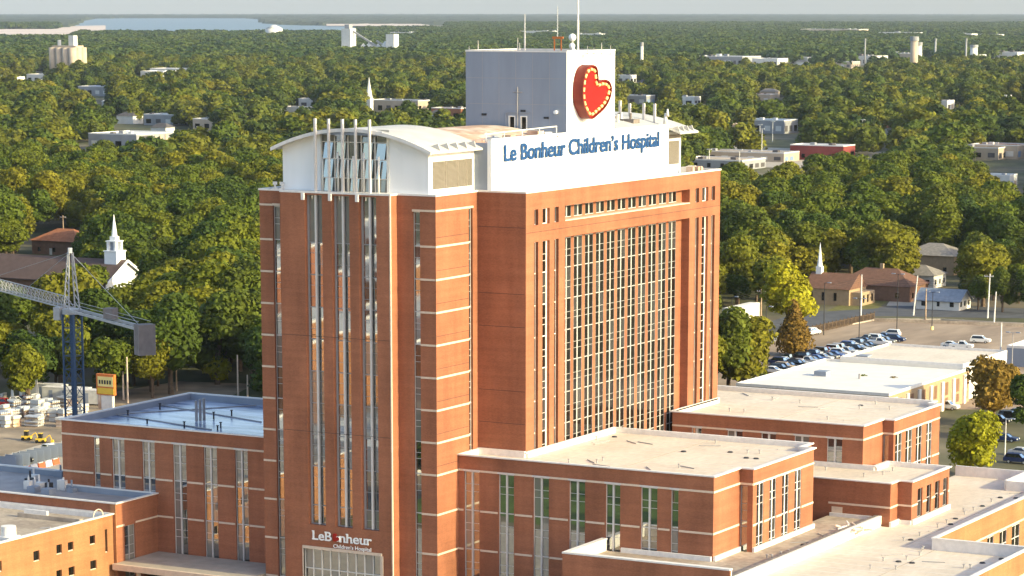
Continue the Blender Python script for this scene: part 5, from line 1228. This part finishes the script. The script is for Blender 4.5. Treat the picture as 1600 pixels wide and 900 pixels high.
# ------------------------------------------------------------------ trees
def tree_meshes(seed, R, Hc, zb_, n, size, lm, nl=11, cone=False, hull=True):
    """crown of many leaf clumps over irregular lobes; returns (crown, trunk) meshes, base at z=0"""
    rg = np.random.default_rng(seed); lobes = []
    if cone:
        for k in range(13):
            t = k/12; lobes.append((np.array([rg.normal(0, .25), rg.normal(0, .25), zb_+Hc*t]), R*(1-t)*.95+.5))
    else:
        for k in range(nl):
            a = rg.uniform(0, 2*math.pi); u = rg.uniform(0, 1)**.5; zz = rg.uniform(.12, .86)
            rr = R*.62*u*(1-abs(zz-.45)*.7); lobes.append((np.array([math.cos(a)*rr, math.sin(a)*rr, zb_+Hc*zz]), R*rg.uniform(.34, .52)))
        lobes.append((np.array([0, 0, zb_+Hc*.55]), R*.6))
    C_ = np.array([l[0] for l in lobes]); Rr = np.array([l[1] for l in lobes]); wgt = Rr**2/np.sum(Rr**2)
    pts = []; nor = []
    while len(pts) < n:
        k = rg.choice(len(lobes), 4*n, p=wgt); d = rg.normal(size=(4*n, 3)); d /= np.linalg.norm(d, axis=1)[:, None]
        d[:, 2] = np.where(d[:, 2] < -.5, -d[:, 2], d[:, 2])
        p = C_[k]+d*(Rr[k]*rg.uniform(.82, 1.1, 4*n))[:, None]
        dist = np.linalg.norm(p[:, None, :]-C_[None], axis=2)/Rr[None]; ok = (dist > .8).sum(1) >= len(lobes)-0
        # clumps: drop leaves where a coarse pattern says gap
        g_ = np.sin(p[:, 0]*1.7+seed)*np.sin(p[:, 1]*1.9+2*seed)*np.sin(p[:, 2]*2.1); ok &= (g_ > -.42)
        for q, dd in zip(p[ok], d[ok]):
            if len(pts) < n: pts.append(q); nor.append(dd)
        if not ok.any(): break
    P = np.array(pts); D = np.array(nor); m = len(P)
    nn = D+rg.normal(0, .55, (m, 3)); nn /= np.linalg.norm(nn, axis=1)[:, None]
    t1 = np.cross(nn, rg.normal(size=(m, 3))); t1 /= np.linalg.norm(t1, axis=1)[:, None]; t2 = np.cross(nn, t1)
    s1 = (size*rg.uniform(.55, 1.25, m))[:, None]; s2 = s1*rg.uniform(.55, 1., m)[:, None]
    V = np.empty((m, 4, 3)); V[:, 0] = P-t1*s1; V[:, 1] = P-t2*s2; V[:, 2] = P+t1*s1+nn*s1*.25; V[:, 3] = P+t2*s2
    verts = V.reshape(-1, 3).tolist(); faces = (np.arange(m*4).reshape(-1, 4)).tolist()
    if hull:
        ico = [(0, 0, 1), (.89, 0, .45), (.28, .85, .45), (-.72, .53, .45), (-.72, -.53, .45), (.28, -.85, .45), (.72, .53, -.45), (-.28, .85, -.45), (-.89, 0, -.45), (-.28, -.85, -.45), (.72, -.53, -.45), (0, 0, -1)]
        icf = [(0, 1, 2), (0, 2, 3), (0, 3, 4), (0, 4, 5), (0, 5, 1), (1, 6, 2), (2, 7, 3), (3, 8, 4), (4, 9, 5), (5, 10, 1), (6, 7, 2), (7, 8, 3), (8, 9, 4), (9, 10, 5), (10, 6, 1), (11, 7, 6), (11, 8, 7), (11, 9, 8), (11, 10, 9), (11, 6, 10)]
        for c, r in lobes:
            b = len(verts); verts += [(c[0]+v[0]*r*.78, c[1]+v[1]*r*.78, c[2]+v[2]*r*.78) for v in ico]; faces += [tuple(b+i for i in f) for f in icf]
    me = bpy.data.meshes.new('crown'); me.from_pydata(verts, [], faces); me.materials.append(lm); me.update()
    tb = MB(); tr = R*.045+.08; tb.tube((0, 0, -.3), (0, 0, zb_+Hc*.25), tr*1.25, tr*.8, 8)
    for k in range(5):
        c = lobes[k % len(lobes)][0]; z0 = zb_*.7+.3*k; tb.tube((0, 0, z0), (c[0]*.8, c[1]*.8, c[2]), tr*.55, tr*.2, 6)
    return me, tb.mesh('trunk', BARK)
NEAR = [tree_meshes(100+i, R, Hc, zb_, 2300, .50, LEAFG) for i, (R, Hc, zb_) in enumerate(((7.5, 14, 4), (6.5, 13, 4.5), (8.5, 14.5, 4), (5.5, 12, 4), (7., 16, 4.5), (6.0, 11, 3.5), (8.0, 13, 4.5), (4.8, 10, 3.)))]
YELL = tree_meshes(201, 8.5, 15, 3, 3000, .5, LEAFY); RUSS = tree_meshes(202, 4.6, 12.5, 3, 2200, .42, LEAFB, cone=True); RUSR = tree_meshes(203, 6.5, 10, 2.5, 2600, .42, LEAFB); OLIV = tree_meshes(204, 7, 12, 3, 2600, .5, LEAFO); LIME = tree_meshes(205, 6.5, 9, 2.2, 2800, .42, LEAFY)
OLIVD = tree_meshes(207, 6.5, 11, 2, 2600, .45, LEAFG, cone=False)
FARP = [tree_meshes(300+i, R, Hc, 3, 460, 1.15, lm, nl=nl)[0] for i, (R, Hc, nl, lm) in enumerate(((7.5, 13, 7, LEAFFAR), (6.5, 14, 5, LEAFFAR), (10., 13, 9, LEAFFAR), (5., 9, 5, LEAFFAR), (7, 16, 8, LEAFFAR), (9.5, 11, 12, LEAFG), (4.2, 12, 4, LEAFG), (8.5, 15, 10, LEAFG), (5.5, 10, 6, LEAFO)))]
def tree(ms, x, y, s_, label, group=None, rz=0., name='tree', z=None, wide=1.):
    t = thing(name, label, 'tree', (x, y, gz(x, y) if z is None else z), rz, group); t.scale = (s_*wide, s_*wide, s_*rt_.uniform(.88, 1.1)); link('trunk', ms[1], t); link('crown', ms[0], t); return t
rt_ = random.Random(99)
def gtree(ms, px, py, s_, label, group=None): q = G(px, py); return tree(ms, q[0], q[1], s_, label, group, rt_.uniform(0, 6.28))
# singled-out trees
gtree(YELL, 1232, 519, 1.0, 'bright yellow-green tree standing over the fence of the tan lot')
gtree(RUSS, 1240, 556, .88, 'narrow russet conical tree beside the double row of cars')
gtree(OLIVD, 1163, 612, 1.25, 'dark olive bushy tree touching the far end of the tower')
gtree(OLIV, 1138, 612, 1.05, 'olive tree tucked against the far end of the tower')
gtree(RUSR, 1552, 665, .95, 'broad russet tree rising from the car park beyond the rear wing')
gtree(LIME, 1515, 742, .92, 'round bright green tree behind the rear wing corner')
gtree(RUSR, 1405, 640, .55, 'small orange tree before the tan pilastered wall'); gtree(OLIV, 1352, 638, .42, 'small olive tree before the white-roofed building'); gtree(OLIV, 1190, 635, .4, 'low olive shrub over the rear wing roof')
gtree(NEAR[1], 1606, 690, .7, 'dark green tree at the car park beside the maroon row')
gtree(YELL, 1135, 225, .5, 'small golden tree beside the rear vault of the penthouse')
gtree(LIME, 342, 600, .55, 'yellowing low tree close behind the shaded wing roof'); gtree(YELL, 225, 455, .35, 'small yellow tree by the church gable')

for k in range(16):
    tree(NEAR[k % 8], rt_.uniform(-60, 60), rt_.uniform(-150, -62), rt_.uniform(.6, .9), 'lawn tree mirrored in the front windows', 'trees on the front lawn', rt_.uniform(0, 6.28), z=GZ)
for px, py, k, nm in ((1528, 484, 3, 'dark tree just right of the blue-grey shed'), (1566, 488, 0, 'dark spreading tree behind the tall utility pole'), (1602, 490, 6, 'dark broad tree right of the tall utility pole'), (1512, 466, 5, 'rounded dark tree above the blue-grey shed'), (1552, 470, 2, 'big dark tree behind the short thick pole'), (1592, 474, 1, 'dark tree at the edge of the street woods')):
    gtree(NEAR[k], px, py, .62, nm)
# things that stay clear of trees: (azimuth px range, near distance, far distance)
clear = []
def dist_of(px, py, h=0.): q = G(px, py, h); return math.hypot(q[0]-CAM[0], q[1]-CAM[1])
def keep_clear(px0, px1, d0, d1): clear.append((px0, px1, d0, d1))
keep_clear(1085, 1760, 0, 752); keep_clear(1260, 1520, 0, 800); keep_clear(1225, 1320, 0, 806); keep_clear(1405, 1510, 0, 880); keep_clear(1440, 1800, 0, 770)
keep_clear(-100, 300, 0, 578); keep_clear(280, 420, 0, 600)
keep_clear(-60, 112, 672, 905); keep_clear(45, 148, 790, 1000); keep_clear(150, 238, 652, 770); keep_clear(-60, 195, 690, 775)
keep_clear(1085, 1390, 1330, 1480); keep_clear(1220, 1330, 1480, 1550)
keep_clear(115, 300, 1400, 1680)

# ------------------------------------------------------------------ far buildings
FW = mat('far_white', (.64, .62, .58), .8, .08, .3); FT = mat('far_tan', (.46, .37, .28), .9, .1, .2); FG = mat('far_grey', (.30, .30, .31), .8, .12, .2); FR = mat('far_red', (.24, .05, .04), .7, .1, .3); FBL = mat('far_blue', (.20, .28, .42), .6, .1, .2); FD = mat('far_dark_roof', (.10, .09, .09), .9, .15, .2)
def far_box(px, py, h, wx_, wy_, wall, roof, label, name='flat_roofed_building', clr=None, wins=0, group=None, gap=None):
    """px, py: the front right top corner"""
    q = G(px, py, h); x1, y0 = q[0], q[1]
    r = flat_block(label, x1-wx_, x1, y0, y0+wy_, h, wall, roof, name, 0, gz(x1, y0), .5, wins, group)
    rr = random.Random(int(px*7+py)); a0, b0 = wx_/2, wy_/2
    for k in range(3 if wx_ < 60 else 6):
        u, v, s_ = rr.uniform(-a0*.8, a0*.8), rr.uniform(-b0*.8, b0*.8), rr.uniform(.7, 1.6)*(1 if wx_ < 60 else 2); MB().box(u-s_, u+s_, v-s_, v+s_, h-.05, h+s_*.9).build('roof_unit', rr.choice([FG, FW, FD]), r)
    nk = max(2, int(wy_/6))
    for k in range(nk):
        v = -b0+wy_*(k+.5)/nk; MB().box(a0-.04, a0+.08, v-wy_/nk*.3, v+wy_/nk*.3, h*.15, h*.6).build('shopfront', rr.choice([GLASSD, FD, FBL, FT]), r)
    if not wins:
        nk = max(2, int(wx_/7))
        for k in range(nk):
            u = -a0+wx_*(k+.5)/nk; MB().box(u-wx_/nk*.25, u+wx_/nk*.25, -b0-.07, -b0+.04, h*.2, h*.6).build('window', rr.choice([GLASSD, FD, FW]), r)
    D = math.hypot(x1-CAM[0], y0-CAM[1]); sl_ = (CAM[2]-GZ-h)/D
    w0 = wx_*.88*F_PX/D; w1 = wy_*.5*F_PX/D
    keep_clear(px-w0-4, px+w1+4, D-(gap if gap else max(25, ((18 if D < 1260 else 21)-h)/sl_)), D+wy_+wx_*.3+8)
    return r
o = far_box(213, 211, 9, 33, 38, FG, FW, 'big grey box store with white roof and dark mural beyond the left woods', 'store')
q = Vector(o.location); MB().box(16.6, 16.9, -15, -4, 3.8, 8.2).build('mural', FD, o); MB().box(16.9, 17.0, -13, -6, 5.2, 7.2).build('mural_lettering', FBL, o); MB().box(16.6, 17.8, -15, 8, 2.9, 3.5).build('awning', ORG, o)
for v in (-1, 4, 9): MB().box(16.6, 16.8, v-1.2, v+1.2, 3.8, 8.4).build('wall_panel', FT, o)
far_box(1318, 229, 7.5, 30, 16, FR, FW, 'red-fronted store with white roof edge on the commercial strip', 'store', wins=6)
far_box(1160, 252, 4.5, 36, 28, FG, FT, 'wide grey flat building with pale roof beyond the tower end', wins=5)
far_box(1225, 240, 4.5, 52, 20, FT, ROOFD, 'long tan flat-roofed shop building beyond the tower end')
far_box(1225, 189, 8, 30, 22, FG, FBL, 'blue-grey roofed hall among trees above the shops'); far_box(1578, 275, 6, 17, 10, FW, FBL, 'white house with pale blue roof in the right woods'); far_box(1590, 228, 7, 26, 20, FT, SHRU, 'brown-roofed building at the far right of the strip'); far_box(1560, 232, 6, 30, 14, FT, FT, 'tan building beside the brown-roofed one')
far_box(270, 180, 7, 24, 20, FG, FW, 'grey white-roofed shop beyond the box store')
far_box(292, 108, 10, 50, 30, FW, FW, 'white building amid trees beyond the silos'); far_box(255, 112, 9, 30, 30, FW, FW, 'smaller white building beside it amid trees'); far_box(82, 117, 8, 34, 20, FW, FW, 'white shed below the grain silos'); far_box(15, 121, 8, 30, 24, FW, FW, 'white shed left of the grain silos'); far_box(170, 136, 8, 34, 26, FG, FBL, 'blue-grey roofed building between silos and box store')
far_box(345, 187, 7, 22, 14, FT, FW, 'cream house beyond the light poles')
far_box(653, 158, 9, 44, 24, FT, FD, 'dark-roofed church hall with cream front', 'church_hall'); far_box(660, 160, 6, 34, 8, FW, FT, 'cream annex before the dark-roofed hall'); far_box(720, 170, 8, 24, 14, SHRU, SHRU, 'rust-red building left of the rooftop block'); far_box(500, 155, 7, 20, 10, FW, FW, 'white cottage left of the far steeple'); far_box(480, 168, 7, 22, 12, FW, FT, 'cream cottages above the front vault')
far_box(1160, 89, 12, 95, 60, FG, FG, 'huge grey warehouse roof in the right distance', 'warehouse'); far_box(1215, 92, 10, 36, 34, FW, FW, 'white warehouse right of the huge grey roof', 'warehouse'); far_box(1262, 90, 10, 34, 24, FW, FW, 'second white warehouse along the far road', 'warehouse'); far_box(1370, 88, 12, 70, 40, FW, FT, 'pale works building by the far road', 'warehouse'); far_box(1425, 84, 12, 60, 40, FT, FW, 'tan works building beside the tall stack', 'warehouse'); far_box(1330, 97, 8, 40, 30, FT, FT, 'tan yard sheds before the pale works', 'warehouse'); far_box(1590, 82, 12, 70, 40, FW, FW, 'white depot at the far right', 'warehouse'); far_box(1530, 86, 10, 40, 30, FW, FT, 'pale depot next to the white depot', 'warehouse')
far_box(1342, 46, 22, 150, 60, FT, FT, 'very long tan factory on the horizon plain', 'factory'); far_box(1432, 51, 14, 150, 40, FW, FW, 'long white sheds right of the tan factory', 'warehouse'); far_box(1518, 53, 14, 80, 40, FW, FW, 'white sheds on the far right plain', 'warehouse'); far_box(1560, 54, 12, 60, 40, FW, FW, 'small white sheds at the edge of the plain', 'warehouse')
far_box(862, 49, 16, 100, 50, FW, FW, 'long white terminal on the horizon behind the masts', 'warehouse'); far_box(940, 53, 12, 90, 30, FW, FT, 'pale low shed right of the white terminal', 'warehouse'); far_box(655, 51, 12, 90, 30, FW, FT, 'pale shed on the river shore', 'warehouse')
far_box(1480, 158, 7, 22, 16, FW, FT, 'pale house in the middle of the right woods'); far_box(1203, 148, 7, 22, 16, FT, ORG, 'tan house with orange roof in the right woods'); far_box(1085, 152, 7, 20, 12, FW, FW, 'white house right of the rooftop block'); far_box(1095, 165, 6, 16, 12, FT, FT, 'tan house below the white one'); far_box(1572, 150, 6, 20, 14, FW, FW, 'white house at the right edge woods')
far_box(985, 118, 8, 30, 14, FW, FW, 'white hall directly right of the heart'); far_box(1010, 150, 7, 26, 16, FG, FBL, 'blue-roofed house right of the heart')
rh = random.Random(17)
for k in range(52):
    px = rh.choice([rh.uniform(0, 430), rh.uniform(0, 720), rh.uniform(970, 1600)]); py = rh.choice([rh.uniform(95, 205), rh.uniform(70, 130)]); h = rh.uniform(4.5, 6.5)
    q = G(px, py, h)
    wx_, wy_ = rh.uniform(8, 15), rh.uniform(7, 12); D = math.hypot(q[0]-CAM[0], q[1]-CAM[1])
    wm_ = rh.choice([FW, FW, FT, FW]); rm_ = rh.choice([SHG, FW, SHRU, FD, FT, FW])
    t = thing('distant_house', 'small house with low roof peeping out of the distant woods', 'house', (q[0], q[1], gz(q[0], q[1])), 0, 'small houses in the distant woods')
    MB().box(-wx_/2, wx_/2, -wy_/2, wy_/2, 0, h).build('wall', wm_, t)
    mb = MB(); A = [(-wx_/2-.5, -wy_/2-.5, h), (wx_/2+.5, -wy_/2-.5, h), (wx_/2+.5, wy_/2+.5, h), (-wx_/2-.5, wy_/2+.5, h)]; e0, e1 = (-wx_*.25, 0, h+2.6), (wx_*.25, 0, h+2.6)
    for f in ((A[0], A[1], e1, e0), (A[1], A[2], e1), (A[2], A[3], e0, e1), (A[3], A[0], e0)): mb.poly(f)
    mb.build('roof', rm_, t)
    w0 = wx_*.6*F_PX/D; keep_clear(px-w0, px+w0, D-min(330, (19-h)*D/74), D+wy_)
# silos
q = G(113, 70, 36); sx_, sy_ = q[0], q[1]; si = thing('grain_silos', 'block of tall pale grain silos rising from the left woods', 'silo', (sx_, sy_, gz(sx_, sy_)))
for i in range(4):
    for j in range(3): MB().tube((-i*9, j*9, 0), (-i*9, j*9, 33), 4.6, n=20).build('silo', FT, si, True)
MB().box(-30, 3, 2, 16, 33, 35).build('silo_deck', FT, si); MB().box(-9, -2, 5, 12, 35, 46).build('headhouse', FW, si); MB().tube((-24, 8, 35), (-24, 8, 41), 2, n=12).build('vent', FW, si)
D = math.hypot(sx_-CAM[0], sy_-CAM[1]); keep_clear(70, 140, D-240, D+60)
# industrial plant
q = G(552, 70, 20); ip = thing('cement_plant', 'white tower and pale hoppers of a plant above the woods', 'plant', (*q[:2], gz(*q[:2])))
MB().box(-16, 0, -8, 8, 0, 44).build('tower', FW, ip); MB().box(-12, -4, -5, 5, 44, 50).build('tower_head', FG, ip)
for k in range(5):
    MB().tube((14+k*13, 6, 0), (14+k*13, 6, 16+4*(k % 2)), 6, n=16).build('hopper', FW if k % 2 else FBL, ip, True); MB().tube((14+k*13, 6, 16+4*(k % 2)), (14+k*13, 6, 22+4*(k % 2)), 6, .5, 16).build('hopper_cone', FW, ip)
mb = MB(); mb.bar((0, 0, 40), (40, 2, 18), 2.5); mb.bar((40, 2, 26), (75, 4, 8), 2.5); mb.build('conveyor', FG, ip); MB().box(60, 74, -4, 10, 0, 36).build('loading_tower', FW, ip); MB().box(-30, 85, -24, -10, 0, 12).build('shed', FW, ip)
D = math.hypot(q[0]-CAM[0], q[1]-CAM[1]); keep_clear(520, 650, D-260, D+40)
# white tank by the river, stacks
q = G(428, 50, 18); tk = thing('storage_tank', 'round white dome tank near the river', 'tank', (*q[:2], gz(*q[:2]))); MB().tube((0, 0, 0), (0, 0, 26), 20, n=28).build('shell', FW, tk, True); MB().tube((0, 0, 26), (0, 0, 34), 20, 4, 28).build('dome', FW, tk, True)
keep_clear(405, 450, dist_of(428, 50, 18)-500, dist_of(428, 50, 18)+60)
def stack(px, py, h, rr, label, m):
    q = G(px, py, h); t = thing('chimney_stack', label, 'chimney', (*q[:2], gz(*q[:2]))); MB().tube((0, 0, 0), (0, 0, h*.9), rr, rr*.9, 14).build('shaft', m, t, True); MB().tube((0, 0, h*.9), (0, 0, h), rr*1.05, n=14).build('rim', FG, t); return t
stack(1429, 57, 46, 4.5, 'stout tan works stack in the right distance', FT); stack(1436, 66, 36, 4, 'white silo beside the tan stack', FW); stack(1462, 60, 36, 1.4, 'slim grey stack right of the tan stack', FG); stack(1510, 60, 38, 1.2, 'slim lattice mast above the white depot', FG); stack(1352, 60, 36, 1.0, 'slim mast above the pale works', FG); stack(1003, 66, 40, 1.8, 'red and white water tower right of the masts', FW); stack(1522, 70, 30, 5, 'white storage silo at the depot', FW)
# far steeple
q = G(577, 168, 5); t = thing('church_spire', 'plain white church spire over the dark-roofed hall', 'spire', (*q[:2], gz(*q[:2]))); MB().box(-2.2, 2.2, -2.2, 2.2, 0, 12).build('base', FW, t); MB().tube((0, 0, 12), (0, 0, 27), 2.6, .1, 8).build('spire', FW, t)
keep_clear(565, 590, dist_of(577, 168, 5)-90, dist_of(577, 168, 5)+30)
# distant light poles
dl = [(2, 205, 16), (37, 190, 14), (192, 185, 11), (311, 232, 12), (337, 232, 10), (385, 192, 12), (403, 195, 10), (440, 200, 13), (418, 198, 8), (1190, 250, 16), (1207, 222, 12), (1187, 228, 12), (1347, 232, 16), (1155, 282, 14), (1108, 262, 9), (1491, 230, 14), (1146, 240, 10)]
for i, (px, py, h) in enumerate(dl):
    q = G(px, py); t = thing('light_pole', ['tall pale light pole on the commercial strip', 'tall pale light pole near the box store'][0 if px > 700 else 1], 'light pole', q, 0, 'pale light poles by the shops' if px > 700 else 'pale light poles by the box store')
    MB().tube((0, 0, 0), (0, 0, h), .25, .16).build('pole', FW, t); MB().box(-1.3, 1.3, -.3, .3, h-.1, h+.25).build('lamp_head', FW, t)

# ------------------------------------------------------------------ river, far woods
def far_patch(name, m, pts_top, pts_bot, h, kind='structure'):
    n = 24; v = []; f = []
    def interp(P, t): x = P[0][0]+(P[-1][0]-P[0][0])*t; return x, float(np.interp(x, [p[0] for p in P], [p[1] for p in P]))
    rows = 10
    for i in range(n+1):
        (xt, yt), (xb, yb) = interp(pts_top, i/n), interp(pts_bot, i/n)
        a, b = G(xt, yt), G(xb, yb)
        for j in range(rows+1):
            t = j/rows; x, y = a[0]+(b[0]-a[0])*t, a[1]+(b[1]-a[1])*t; v.append((x, y, gz(x, y)+h))
    for i in range(n):
        for j in range(rows): k = i*(rows+1)+j; f.append((k, k+1, k+rows+2, k+rows+1))
    me = bpy.data.meshes.new(name); me.from_pydata(v, [], f); me.materials.append(m); me.update(); return tag(link(name, me), kind=kind)
RTOP = [(112, 44), (126, 38), (136, 30), (200, 29.2), (330, 29.2), (392, 29.4), (402, 31), (408, 37.5), (440, 40), (475, 41), (520, 41.5), (556, 44), (575, 48)]
far_patch('river', WATER, RTOP, [(112, 58), (420, 60), (575, 56)], 3.)
far_patch('sandbank', SAND, [(-120, 46), (60, 44), (165, 41.5)], [(-120, 66), (60, 62), (165, 54)], 4.6)
far_patch('sandbank', SAND, [(510, 37.5), (640, 37), (700, 45)], [(510, 42.5), (640, 43), (700, 50)], 5.)
rw = random.Random(4)
def skip_far(px, D):
    for a, b, d0, d1 in clear:
        if a < px < b and d0 < D < d1: return True
    return False
_rd = [dist_of(*p) for p in RTOP]
def RD_(px): return float(np.interp(px, [p[0] for p in RTOP], _rd))
def in_water(px, D):
    if 112 < px < 575 and 7000 < D < RD_(px): return True
    if -80 < px < 150 and 5900 < D < 9300: return True
    if 505 < px < 705 and 8400 < D < 11800: return True
    return False
_vn = np.random.default_rng(3)
near_list, mid_list, far_list = [], [], []
def scatter(D0, D1, step, out, px0, px1, jit=.42):
    D = D0
    while D < D1:
        st = step(D); dpx = st*F_PX/D; px = px0+rw.uniform(0, dpx)
        while px < px1:
            p_ = px+rw.uniform(-jit, jit)*dpx; d_ = D+rw.uniform(-jit, jit)*st
            if not skip_far(p_, d_) and not in_water(p_, d_):
                a = YAW-math.atan((p_-800)/F_PX/math.cos(PITCH)) ; x, y = CAM[0]-math.sin(a)*d_, CAM[1]+math.cos(a)*d_
                dens = math.sin(x*.011+1.3)*math.sin(y*.009+.4)+.5*math.sin(x*.031)*math.sin(y*.027+2)
                glade = math.sin(x*.0042+.7)*math.sin(y*.0031+1.9)+.6*math.sin(x*.0101+y*.004)*math.sin(y*.0083)
                if 1040 < p_ < 1640 and 3650 < D < 4500 and rw.random() < .65: continue
                if glade < -.78 and D > 1300 and rw.random() < .8: continue
                if dens > -.72 or rw.random() < .35: out.append((p_, d_, x, y))
            px += dpx
        D += st
scatter(520, 1260, lambda D: 10.4, near_list, -140, 1740)
scatter(1260, 3600, lambda D: 10.5+(D-1260)*.0012, mid_list, -170, 1770)
scatter(3600, 11000, lambda D: 15+(D-3600)*.0022, far_list, -170, 1770)
# keep trees off the hospital and behind it
near_list = [t for t in near_list if not (-75 < t[2] < 80 and -30 < t[3] < 110) and not (chx < t[2] < chx+46 and abs(t[3]-chy) < 10)]
vis = [t for t in near_list if (-25 < t[0] < 412 or 1118 < t[0] < 1625)]
vis.sort(key=lambda t: t[1]); indiv = vis[:285]; rest = set(near_list)-set(indiv)
zl = ['dark green tree', 'olive green tree', 'mid green broad tree', 'slim green tree', 'tall green tree', 'rounded green tree', 'wide spreading green tree', 'small green tree']
for p_, d_, x, y in indiv:
    k = rw.randrange(8); sd = p_ < 500
    near_ = d_ < 720 if sd else d_ < 860
    where = ('in the front row of woods behind the shaded wing' if near_ else 'in the woods around the church') if sd else ('at the edge of the woods behind the street' if near_ else 'deep in the woods behind the houses')
    tree(NEAR[k], x, y, rw.uniform(.6, 1.15), zl[k]+' '+where, ('left' if sd else 'right')+' woods, '+('front row' if near_ else 'farther back'), rw.uniform(0, 6.28), wide=1.22)
def gn_scatter(name, pts, protos, smin, smax, lift=0.):
    pc = bpy.data.collections.new(name+'_kinds')
    for i, me in enumerate(protos):
        o = bpy.data.objects.new('%s_kind_%d' % (name, i), me); pc.objects.link(o)
    me = bpy.data.meshes.new(name); me.from_pydata([(t[2], t[3], gz(t[2], t[3])+lift) for t in pts], [], [])
    n = len(pts); rg = np.random.default_rng(12)
    A = me.attributes.new('kind_id', 'INT', 'POINT'); A.data.foreach_set('value', rg.integers(0, len(protos), n).astype(np.int32))
    sz = rg.uniform(smin, smax, n)[:, None]*np.array([1.2, 1.2, .97])[None]; A = me.attributes.new('size', 'FLOAT_VECTOR', 'POINT'); A.data.foreach_set('vector', sz.astype(np.float32).ravel())
    A = me.attributes.new('turn', 'FLOAT', 'POINT'); A.data.foreach_set('value', rg.uniform(0, 6.28, n).astype(np.float32))
    o = link(name, me); tag(o, kind='stuff')
    ng = bpy.data.node_groups.new(name+'_scatter', 'GeometryNodeTree')
    ng.interface.new_socket('Geometry', in_out='INPUT', socket_type='NodeSocketGeometry'); ng.interface.new_socket('Geometry', in_out='OUTPUT', socket_type='NodeSocketGeometry')
    N = ng.nodes.new; L = ng.links.new
    gi, go, ip_, ci = N('NodeGroupInput'), N('NodeGroupOutput'), N('GeometryNodeInstanceOnPoints'), N('GeometryNodeCollectionInfo')
    ci.inputs['Collection'].default_value = pc; ci.inputs['Separate Children'].default_value = True; ci.inputs['Reset Children'].default_value = True
    def attr(nm, ty): a = N('GeometryNodeInputNamedAttribute'); a.data_type = ty; a.inputs['Name'].default_value = nm; return next(s_ for s_ in a.outputs if s_.enabled and s_.name == 'Attribute')
    L(gi.outputs[0], ip_.inputs['Points']); L(ci.outputs[0], ip_.inputs['Instance']); ip_.inputs['Pick Instance'].default_value = True
    L(attr('kind_id', 'INT'), ip_.inputs['Instance Index'])
    cx_ = N('ShaderNodeCombineXYZ'); L(attr('turn', 'FLOAT'), cx_.inputs[2]); L(cx_.outputs[0], ip_.inputs['Rotation']); L(attr('size', 'FLOAT_VECTOR'), ip_.inputs['Scale'])
    L(ip_.outputs[0], go.inputs[0])
    md = o.modifiers.new('scatter', 'NODES'); md.node_group = ng
    return o
def crown_with_trunk(ms):
    return ms[0]
gn_scatter('woodland', sorted(rest), [m[0] for m in NEAR], .6, 1.15)
gn_scatter('distant_woodland', mid_list, FARP, .6, 1.25, -1.)
def cluster(seed):
    rg = np.random.default_rng(seed); mb_v = []; mb_f = []
    for k in range(5):
        R = rg.uniform(6, 9); h = rg.uniform(10, 16); cx_, cy__ = rg.uniform(-10, 10, 2)
        for j in range(34):
            d = rg.normal(size=3); d /= np.linalg.norm(d); d[2] = abs(d[2])*.9-.1
            p = np.array([cx_, cy__, h-5])+d*np.array([R, R, 6.]); n_ = d+rg.normal(0, .4, 3); n_ /= np.linalg.norm(n_); a = np.cross(n_, rg.normal(size=3)); a /= np.linalg.norm(a); b = np.cross(n_, a); s_ = rg.uniform(1.6, 3.0); i = len(mb_v)
            mb_v += [tuple(p-a*s_), tuple(p-b*s_), tuple(p+a*s_), tuple(p+b*s_)]; mb_f.append((i, i+1, i+2, i+3))
    me = bpy.data.meshes.new('tree_cluster'); me.from_pydata(mb_v, [], mb_f); me.materials.append(LEAFVFAR); me.update(); return me
gn_scatter('far_woodland', far_list, [cluster(i) for i in range(4)], .9, 1.4)
# the last belt of woods up to the horizon: a bumpy canopy sheet
CAN = mat('canopy', (.045, .056, .022), .95, .35, .012)
_rg = np.random.default_rng(8)
def canopy_h(x, y, r):
    if r < 10100: return -2.
    px = proj((x, y, GZ))[0]
    if in_water(px, r): return -3.
    return 9+5*math.sin(x*.013+y*.004)*math.sin(y*.011-x*.003)+3*math.sin(x*.041+1)*math.sin(y*.037)+_rg.uniform(-3, 3)+(4 if r > 17000 else 0)
o = polar_sheet('horizon_woodland', CAN, [10000]+[10200*1.012**k for k in range(116)], YAW-.30, YAW+.30, 420, canopy_h); tag(o, kind='stuff')

# ------------------------------------------------------------------ haze
HZ = bpy.data.materials.new('haze'); HZ.use_nodes = True; t = HZ.node_tree
for n_ in list(t.nodes):
    if n_.type != 'OUTPUT_MATERIAL': t.nodes.remove(n_)
pv = t.nodes.new('ShaderNodeVolumePrincipled'); pv.inputs['Color'].default_value = (.82, .89, 1, 1); pv.inputs['Density'].default_value = 2.6e-5; pv.inputs['Anisotropy'].default_value = .4
t.links.new(pv.outputs[0], next(n_ for n_ in t.nodes if n_.type == 'OUTPUT_MATERIAL').inputs['Volume'])
hb = MB().box(-37500, 37500, -37500, 37500, -140, 130).build('haze', HZ); tag(hb, kind='stuff')
